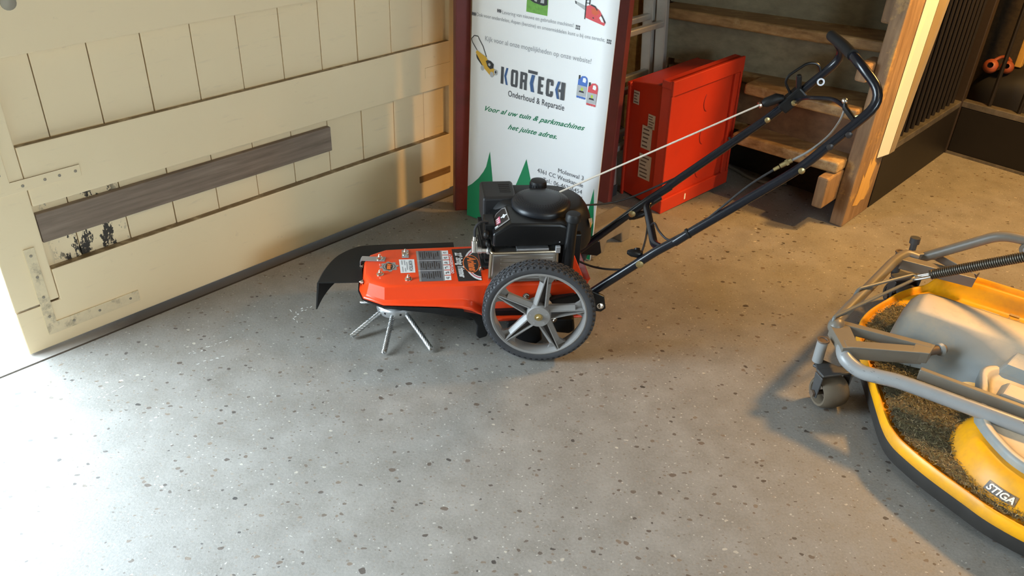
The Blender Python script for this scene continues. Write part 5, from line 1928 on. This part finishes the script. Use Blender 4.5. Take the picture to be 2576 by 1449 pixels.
mb = MB()
rings = []
for s, dz in ((0.985, -0.028), (0.999, -0.022), (1.003, -0.004), (1.001, 0.010), (0.993, 0.0155), (0.983, 0.0150), (0.972, 0.006), (0.960, 0.0)):
    rings.append([Vec((DCN.x + (p.x - DCN.x) * s, DCN.y + (p.y - DCN.y) * s, (max(0.096, deck_z(p.x, p.y) - 0.010 if p.y > 0.5 else 0.096)) + dz)) for p in DO])
for k in range(1, 46):
    s = 0.955 * (1 - k / 46)
    ring = []
    for p in DO:
        x, y = DCN.x + (p.x - DCN.x) * s, DCN.y + (p.y - DCN.y) * s
        ring.append(Vec((x, y, deck_z(x, y))))
    rings.append(ring)
mb.loft(rings, cap0=False)
nO = len(DO)
shell = mb.build('deck_shell', M_yell, mow, smooth=60)
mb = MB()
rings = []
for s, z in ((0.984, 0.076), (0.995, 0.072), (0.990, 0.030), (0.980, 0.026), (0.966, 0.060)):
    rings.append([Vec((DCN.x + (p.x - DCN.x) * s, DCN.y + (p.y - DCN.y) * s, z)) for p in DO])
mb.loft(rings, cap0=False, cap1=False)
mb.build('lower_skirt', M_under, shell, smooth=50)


# --- grass clippings lying in the tray
def in_poly(x, y, s):
    P = [(DCN.x + (p.x - DCN.x) * s, DCN.y + (p.y - DCN.y) * s) for p in DO]
    c = False
    j = len(P) - 1
    for i in range(len(P)):
        if (P[i][1] > y) != (P[j][1] > y) and x < (P[j][0] - P[i][0]) * (y - P[i][1]) / (P[j][1] - P[i][1]) + P[i][0]:
            c = not c
        j = i
    return c


def tray(x, y):
    return deck_z(x, y) < 0.112 and x < 0.75 and y < 0.62


def grass_mat():
    m, nt, b = _nt('dry_grass')
    g = N(nt, 'ShaderNodeNewGeometry')
    c = ramp(nt, g.outputs['Random Per Island'], [(0.0, (0.055, 0.045, 0.022)), (0.30, (0.095, 0.080, 0.038)), (0.60, (0.105, 0.105, 0.042)), (0.85, (0.20, 0.165, 0.085)), (1.0, (0.36, 0.30, 0.18))])
    L(nt, c, b.inputs['Base Color'])
    b.inputs['Roughness'].default_value = 0.85
    return m


def mulch_mat():
    m, nt, b = _nt('grass_mulch')
    tc = N(nt, 'ShaderNodeTexCoord')
    f = noise(nt, tc.outputs['Object'], 70, 6, 0.75)
    c = ramp(nt, f, [(0.30, (0.045, 0.036, 0.019)), (0.50, (0.105, 0.083, 0.044)), (0.68, (0.17, 0.135, 0.075))])
    L(nt, c, b.inputs['Base Color'])
    b.inputs['Roughness'].default_value = 0.9
    bump(nt, b, f, 0.6, 0.006)
    return m


M_mulch = mulch_mat()
mb = MB()
hgt = {}
NG = 70
for i in range(NG + 1):
    for j in range(NG + 1):
        x, y = -0.04 + 0.80 * i / NG, -0.30 + 0.92 * j / NG
        hgt[i, j] = (x, y, 0.1005 + 0.006 * RNG.random() + 0.004 * sin(17 * x) * cos(13 * y))
ids = {}
vs, fs = [], []
for i in range(NG):
    for j in range(NG):
        q = [(i, j), (i + 1, j), (i + 1, j + 1), (i, j + 1)]
        if all(in_poly(hgt[k][0], hgt[k][1], 0.958) and tray(hgt[k][0], hgt[k][1]) for k in q):
            f = []
            for k in q:
                if k not in ids:
                    ids[k] = len(vs)
                    vs.append(hgt[k])
                f.append(ids[k])
            fs.append(f)
mb.add(vs, fs)
mul = mb.build('clippings', M_mulch, mow, smooth=60, kind='stuff', label='dry brown and green grass clippings caked in the tray')
mb = MB()
cnt = 0
while cnt < 11000:
    x, y = RNG.uniform(-0.03, 0.62), RNG.uniform(-0.29, 0.60)
    if not (in_poly(x, y, 0.955) and tray(x, y)):
        continue
    cnt += 1
    a = RNG.uniform(0, 2 * pi)
    ln = RNG.uniform(0.004, 0.016)
    w_ = RNG.uniform(0.0004, 0.0010)
    z = 0.104 + RNG.uniform(0, 0.007)
    ca, sa = cos(a), sin(a)
    t_ = RNG.uniform(-0.3, 0.5)
    bend = RNG.uniform(-0.3, 0.3)
    p0 = Vec((x, y, z))
    p1 = p0 + Vec((ca, sa, max(t_, -0.05))) * ln * 0.5
    p2 = p1 + Vec((cos(a + bend), sin(a + bend), t_ - 0.3)) * ln * 0.5
    s_ = Vec((-sa, ca, 0)) * w_
    mb.add([p0 - s_, p0 + s_, p1 + s_, p1 - s_, p2], [(0, 1, 2, 3), (3, 2, 4)])
mb.build('grass_blades', grass_mat(), mow, smooth=0, kind='stuff', fixn=False)

# --- grey belt cover: long hump, flaring out over the near pulley
mb = MB()
rings = []
st = [(0.062, 0.0), (0.066, 0.30), (0.076, 0.62), (0.095, 0.86), (0.120, 0.98), (0.16, 1.0), (0.22, 1.0), (0.28, 1.0), (0.33, 1.0), (0.38, 1.0), (0.50, 1.0), (0.65, 1.0), (0.86, 1.0)]
for x, k in st:
    zb = 0.135 + 0.025 * sstep(0.12, 0.26, x)
    zt = zb + (0.252 - zb) * k
    nb = 0.205 - 0.015 * sstep(0.15, 0.3, x) - 0.05 * sstep(0.28, 0.42, x)
    nb = nb + (0.30 - nb) * (1 - min(1, k + 0.45)) * 1.2
    fb = 0.475 - 0.10 * (1 - min(1, k + 0.35))
    ne, fe = 0.292, 0.418
    prof = [(nb - 0.008, zb - 0.03), (nb, zb), (nb + 0.012, zb + (zt - zb) * 0.30), (nb + (ne - nb) * 0.55, zb + (zt - zb) * 0.66), (ne - 0.014, zb + (zt - zb) * 0.92), (ne + 0.004, zt - 0.003 * k), (ne + 0.022, zt), (0.36, zt + 0.004 * k), (fe - 0.02, zt), (fe, zt - 0.006 * k), (fe + 0.012, zb + (zt - zb) * 0.80), (fb - 0.01, zb + (zt - zb) * 0.3), (fb, zb - 0.03)]
    rings.append([(x, y, z) for y, z in prof])
mb.loft(rings, closed=True)
cov = mb.build('belt_cover', M_gcov, mow, smooth=45)
# flared pulley cover on the near blade housing, with raised lip
ol = spline([(0.325, 0.175), (0.338, 0.10), (0.350, 0.03), (0.358, -0.015), (0.380, -0.065), (0.420, -0.112), (0.465, -0.150), (0.52, -0.17), (0.60, -0.175), (0.70, -0.14), (0.78, -0.05), (0.80, 0.10), (0.78, 0.24), (0.60, 0.26), (0.44, 0.25), (0.36, 0.22)], 4, closed=True)
pc = Vec((0.56, 0.04, 0))
mb = MB()
rings = []
for s, z in ((1.0, 0.150), (1.0, 0.176), (0.985, 0.184), (0.955, 0.187), (0.90, 0.186), (0.865, 0.178), (0.80, 0.176), (0.5, 0.178)):
    rings.append([Vec((pc.x + (p.x - pc.x) * s, pc.y + (p.y - pc.y) * s, z + 0.018 * sstep(0.05, 0.22, p.y))) for p in ol])
mb.loft(rings)
pcv = mb.build('pulley_cover', M_gcov, cov, smooth=45)
# raised boxes on the cover
mb = MB()
mb.hexa([(0.375, 0.055, 0.18), (0.55, 0.045, 0.18), (0.56, 0.135, 0.19), (0.385, 0.145, 0.19)], [(0.392, 0.068, 0.212), (0.54, 0.06, 0.212), (0.55, 0.125, 0.215), (0.40, 0.132, 0.215)])
mb.build('cover_box', M_gcov, cov, smooth=0, bevel=0.008, segs=3)
mb = MB()
mb.hexa([(0.350, 0.175, 0.18), (0.47, 0.165, 0.18), (0.48, 0.262, 0.215), (0.375, 0.275, 0.215)], [(0.378, 0.205, 0.222), (0.45, 0.20, 0.222), (0.46, 0.255, 0.238), (0.393, 0.265, 0.238)])
mb.build('cover_box', M_gcov, cov, smooth=0, bevel=0.007, segs=3)

# --- frame
mb = MB()
mb.tube(fillet([(-0.066, 0.085, 0.222), (-0.066, 0.13, 0.224), (-0.024, 0.585, 0.232), (-0.005, 0.655, 0.232), (0.03, 0.665, 0.225)], [0.03, 0.05, 0.03], 6), 0.0165, 16)
fb = mb.build('front_crossbar', M_gtube, mow)
mb = MB()
mb.sphere((-0.062, 0.098, 0.215), (0.024, 0.030, 0.026), 16, 10)
mb.build('knuckle', M_gtube, fb)


def angle_arm(mb, p0, p1, w, h, t=0.004):
    """folded steel strip: flat top and a flange hanging from each side"""
    p0, p1 = Vec(p0), Vec(p1)
    d = (p1 - p0).normalized()
    s = Vec((-d.y, d.x, 0)).normalized()
    up = Vec((0, 0, 1))
    mb.bar(p0 - up * t / 2, p1 - up * t / 2, w, t)
    for k in (-1, 1):
        mb.bar(p0 + s * k * (w / 2 - t / 2) - up * (h / 2), p1 + s * k * (w / 2 - t / 2) - up * (h / 2), t, h)


mb = MB()
angle_arm(mb, (-0.058, 0.110, 0.226), (0.190, 0.160, 0.224), 0.022, 0.030)
angle_arm(mb, (-0.012, 0.012, 0.224), (0.175, 0.128, 0.222), 0.034, 0.042)
mb.hexa([(-0.075, 0.075, 0.190), (-0.010, -0.012, 0.190), (0.028, 0.020, 0.190), (-0.035, 0.120, 0.190)], [(-0.075, 0.075, 0.2245), (-0.010, -0.012, 0.2225), (0.028, 0.020, 0.2225), (-0.035, 0.120, 0.2245)])
mb.hexa([(0.150, 0.095, 0.186), (0.195, 0.118, 0.186), (0.198, 0.172, 0.186), (0.150, 0.165, 0.186)], [(0.150, 0.095, 0.2225), (0.195, 0.118, 0.2225), (0.198, 0.172, 0.2235), (0.150, 0.165, 0.2235)])
arm = mb.build('bracket_arm', M_gtube, mow, smooth=0, bevel=0.002)
mb = MB()
mb.cyl((0.185, 0.150, 0.206), (0.222, 0.196, 0.206), 0.013, 14)
mb.build('pivot_pin', M_rust, arm)
mb = MB()
mb.lathe([(0.011, 0.0), (0.017, 0.002), (0.020, 0.010), (0.018, 0.014)], (0.208, 0.178, 0.206), (0.037, 0.046, 0), 16)
mb.build('bushing', M_gcov, arm)
mb = MB()
angle_arm(mb, (-0.020, 0.640, 0.236), (0.075, 0.742, 0.232), 0.026, 0.026)
angle_arm(mb, (0.070, 0.745, 0.232), (0.215, 0.715, 0.212), 0.026, 0.028)
angle_arm(mb, (-0.012, 0.612, 0.236), (0.210, 0.690, 0.212), 0.036, 0.036)
mb.build('bracket_arm', M_gtube, mow, smooth=0, bevel=0.002)
# near and far tubes running back to the mower
mb = MB()
mb.tube(spline([(-0.014, 0.034, 0.205), (-0.010, 0.012, 0.197), (0.010, -0.010, 0.186), (0.055, -0.022, 0.176), (0.100, -0.024, 0.182), (0.154, -0.021, 0.189), (0.22, -0.020, 0.191), (0.30, -0.020, 0.192), (0.465, -0.020, 0.194), (0.86, -0.020, 0.196)], 5), 0.0205, 18)
mb.build('frame_tube', M_gtubes, mow, label='pale scratched near frame tube')
mb = MB()
mb.bar((0.190, 0.040, 0.199), (0.86, 0.034, 0.202), 0.018, 0.034)
mb.build('flat_bar', M_gtube, mow, smooth=0, bevel=0.003)
mb = MB()
mb.tube(fillet([(0.035, 0.700, 0.210), (0.235, 0.700, 0.370), (0.31, 0.70, 0.378), (0.86, 0.70, 0.40)], 0.06, 6), 0.0165, 16)
ft = mb.build('frame_tube', M_gtube, mow, label='dull grey far frame tube rising to the rear')
mb = MB()
mb.lathe([(0.020, -0.008), (0.022, 0.0), (0.020, 0.008)], (0.318, 0.688, 0.352), (0, -1, 0.2), 18)
mb.build('lug', M_gtube, ft, smooth=30)
hexbolt((0.318, 0.679, 0.354), ft, ax=(0, -1, 0.2), r=0.008, h=0.006, m=M_silv)
# coil spring
mb = MB()
s0, s1 = Vec((0.100, 0.478, 0.275)), Vec((0.55, 0.478, 0.575))
d = (s1 - s0).normalized()
ln = (s1 - s0).length
e1 = (Vec((0, 0, 1)) - d * d.z).normalized()
e2 = d.cross(e1)
pts = []
turns = ln / 0.0062
m_ = int(turns * 12)
for i in range(m_ + 1):
    t = i / m_
    th = 2 * pi * turns * t
    pts.append(s0 + d * (ln * t) + (e1 * cos(th) + e2 * sin(th)) * 0.0135)
mb.tube(pts, 0.0028, 5)
sp_ = mb.build('coil_spring', mat('oily_spring', (0.10, 0.085, 0.065), 0.45, 0.6, var=0.3, scale=80), mow, smooth=60)
mb = MB()
mb.cyl(s0, s1, 0.0095, 10)
mb.build('spring_core', M_fork, sp_)
mb = MB()
mb.tube(fillet([s0 + d * 0.01, s0 - d * 0.035, s0 - d * 0.05 + e2 * 0.018, s0 - d * 0.02 + e2 * 0.022, s0 + d * 0.005 + e2 * 0.020], 0.012), 0.0036, 8)
mb.tube(fillet([s0 + d * 0.0 - e2 * 0.01, s0 - d * 0.050 - e2 * 0.012, s0 - d * 0.055 + e2 * 0.01], 0.010), 0.0036, 8)
mb.build('spring_hook', mat('dull_steel', (0.42, 0.40, 0.36), 0.45, 0.8), sp_)
# wire bail hooked to the crossbar
mb = MB()
hk = s0 - d * 0.048 + Vec((0, 0, -0.004))
mb.tube(fillet([(-0.071, 0.086, 0.222), (-0.074, 0.090, 0.246), hk + Vec((-0.004, -0.020, 0.0)), hk + Vec((0.008, 0.006, 0.004)), hk + Vec((-0.008, 0.012, 0.006)), (-0.062, 0.290, 0.250), (-0.066, 0.270, 0.222)], [0.012, 0.012, 0.010, 0.010, 0.012], 5), 0.0050, 9)
mb.build('wire_bail', mat('grey_wire', (0.13, 0.135, 0.125), 0.5, 0.1), mow)


# --- casters
def caster(px, py, roll_dir, near):
    """pivot tube, fork and barrel roller; roll_dir = direction of the roller axle (local)"""
    mb = MB()
    mb.cyl((px, py, 0.128), (px, py, 0.200), 0.0155, 18)
    pv = mb.build('caster_pivot', M_gtubes if near else M_fork, mow)
    mb = MB()
    mb.lathe([(0.0165, 0.0), (0.0185, 0.002), (0.0175, 0.006), (0.012, 0.006), (0.011, 0.003), (0.0, 0.003)], (px, py, 0.199), (0, 0, 1), 20)
    mb.build('cap_ring', M_rust, pv, smooth=30)
    ax = Vec(roll_dir).normalized()
    side = Vec((-ax.y, ax.x, 0))
    c = Vec((-0.014, 0.006, 0.053)) if near else Vec((px + 0.042, py - 0.012, 0.053))
    # fork plate and two arms
    mb = MB()
    pvt = Vec((px, py, 0.122))
    l_, r_ = c - ax * 0.049, c + ax * 0.049
    top = 0.124
    mb.hexa([(pvt + side * 0.024).xy.to_3d() + Vec((0, 0, top)), (l_ + side * 0.016).xy.to_3d() + Vec((0, 0, top - 0.006)), (r_ + side * 0.016).xy.to_3d() + Vec((0, 0, top - 0.006)), (r_ - side * 0.016).xy.to_3d() + Vec((0, 0, top - 0.006))],
            [(pvt + side * 0.024).xy.to_3d() + Vec((0, 0, top + 0.007)), (l_ + side * 0.016).xy.to_3d() + Vec((0, 0, top + 0.002)), (r_ + side * 0.016).xy.to_3d() + Vec((0, 0, top + 0.002)), (r_ - side * 0.016).xy.to_3d() + Vec((0, 0, top + 0.002))])
    mb.bar(pvt + Vec((0, 0, -0.001)), (l_ * 0.5 + r_ * 0.5).xy.to_3d() + Vec((0, 0, top - 0.001)), 0.045, 0.008)
    mb.bar(l_.xy.to_3d() + Vec((0, 0, top)), r_.xy.to_3d() + Vec((0, 0, top)), 0.034, 0.008)
    for q in (l_, r_):
        mb.hexa([q - side * 0.013 - ax * 0.0025 + Vec((0, 0, -0.012)), q + side * 0.013 - ax * 0.0025 + Vec((0, 0, -0.012)), q + side * 0.013 + ax * 0.0025 + Vec((0, 0, -0.012)), q - side * 0.013 + ax * 0.0025 + Vec((0, 0, -0.012))],
                [q - side * 0.019 - ax * 0.0025 + Vec((0, 0, 0.066)), q + side * 0.019 - ax * 0.0025 + Vec((0, 0, 0.066)), q + side * 0.019 + ax * 0.0025 + Vec((0, 0, 0.066)), q - side * 0.019 + ax * 0.0025 + Vec((0, 0, 0.066))])
    fk = mb.build('fork', M_fork, pv, smooth=0, bevel=0.003)
    mb = MB()
    prof = [(0.034, -0.040), (0.040, -0.041), (0.0455, -0.034), (0.0495, -0.018), (0.0510, 0.0), (0.0495, 0.018), (0.0455, 0.034), (0.040, 0.041), (0.034, 0.040), (0.020, 0.012), (0.020, -0.012)]
    mb.ringlathe(prof, c, ax, 40)
    ro = mb.build('roller', M_roll if near else M_fork, pv, smooth=50)  # shadow on the far roller is put into its darker colour
    mb = MB()
    mb.cyl(c - ax * 0.056, c + ax * 0.056, 0.007, 10)
    mb.cyl(c - ax * 0.014, c + ax * 0.014, 0.021, 16)
    mb.lathe([(0.011, 0.0), (0.011, 0.007), (0.008, 0.009)], c - ax * 0.060, ax, 6)
    mb.build('roller_axle', M_rust, ro)


rd = Vec((MX.dot(Vec((0.965, 0.26, 0))), MY.dot(Vec((0.965, 0.26, 0))), 0))
caster(-0.072, 0.020, rd, True)
caster(-0.030, 0.715, rd, False)
mb = MB()
mb.cyl((0.004, 0.700, 0.212), (0.002, 0.702, 0.262), 0.011, 12)
mb.cyl((0.002, 0.702, 0.255), (0.001, 0.703, 0.276), 0.0165, 14)
mb.build('adjuster_pin', M_fork, mow, smooth=30)
# stickers and lettering
mb = MB()
zq = 0.1168


def dq(mb, pts, lift, mi=0):
    mb.add([(x, y, deck_z(x, y) + lift) for x, y in pts], [tuple(range(len(pts)))], mi)


M_silab = mat('silver_rating_label', (0.46, 0.43, 0.38), 0.5, var=0.1)
mb = MB()
dq(mb, [(0.262, 0.565), (0.318, 0.565), (0.318, 0.665), (0.262, 0.665)], 0.003)
lb = mb.build('rating_label', M_silab, shell, smooth=0, fixn=False)
mb = MB()
for k in range(5):
    x = 0.268 + 0.009 * k
    dq(mb, [(x, 0.575), (x + 0.0035, 0.575), (x + 0.0035, 0.63 + 0.006 * (k % 3)), (x, 0.63 + 0.006 * (k % 3))], 0.0036)
dq(mb, [(0.300, 0.635), (0.316, 0.632), (0.316, 0.655), (0.305, 0.660)], 0.0036)
mb.build('label_print', M_under, lb, smooth=0, fixn=False)
M_worn = mat('worn_black_print', (0.30, 0.20, 0.09), 0.6)
mb = MB()
for txt, x, y, l_, h_ in (('1', 0.345, 0.685, 0.03, 0.018), ('13', 0.345, 0.655, 0.035, 0.018), ('80', 0.347, 0.625, 0.04, 0.02), ('L', 0.400, 0.690, 0.02, 0.018), ('89', 0.400, 0.655, 0.04, 0.02), ('93', 0.402, 0.625, 0.04, 0.02)):
    z = deck_z(x, y) + 0.003
    add_text(mb, txt, Vec((x, y, z)), Vec((l_, 0, 0)), Vec((0, h_, 0.001)))
mb.build('lettering', M_worn, shell, smooth=0, fixn=False)


# maker's name on the sloping front of the near blade housing
def dome_pt(ang, t, lift):
    """t from 0 (foot) to 1 (shoulder) of the near dome"""
    rr = 0.226 * (1.0 - 0.30 * t)
    x, y = 0.535 + rr * cos(ang), -0.03 + rr * sin(ang)
    return Vec((x, y, deck_z(x, y))) + Vec((cos(ang), sin(ang), 0.9)).normalized() * lift


A0, A1 = rad(-121), rad(-99)
mb = MB()
n = 16
for k in range(n):
    a, c = A0 + (A1 - A0) * k / n, A0 + (A1 - A0) * (k + 1) / n
    t0, t1 = 0.28, 0.50
    for q in range(4):
        u0, u1 = t0 + (t1 - t0) * q / 4, t0 + (t1 - t0) * (q + 1) / 4
        mb.quad(dome_pt(a, u0, 0.0016), dome_pt(c, u0, 0.0016), dome_pt(c, u1, 0.0016), dome_pt(a, u1, 0.0016))
nm = mb.build('name_plate', mat('name_plate_dark', (0.075, 0.06, 0.05), 0.5, var=0.3, scale=60, dirt=(0.60, 0.30, 0.05), dirt_amt=0.4), shell, smooth=40)
vs, fs, (x0, x1, y0_, y1_) = text_polys('STIGA', 0.25, 0.03)
mb = MB()
pts = []
for v in vs:
    a = A0 + (A1 - A0) * (0.06 + 0.88 * (v.x - x0) / (x1 - x0))
    pts.append(dome_pt(a, 0.315 + 0.15 * v.y / 0.7, 0.0030))
mb.add(pts, fs)
mb.build('lettering', mat('worn_white_letters', (0.68, 0.60, 0.48), 0.5, var=0.1), nm, smooth=0, fixn=False)
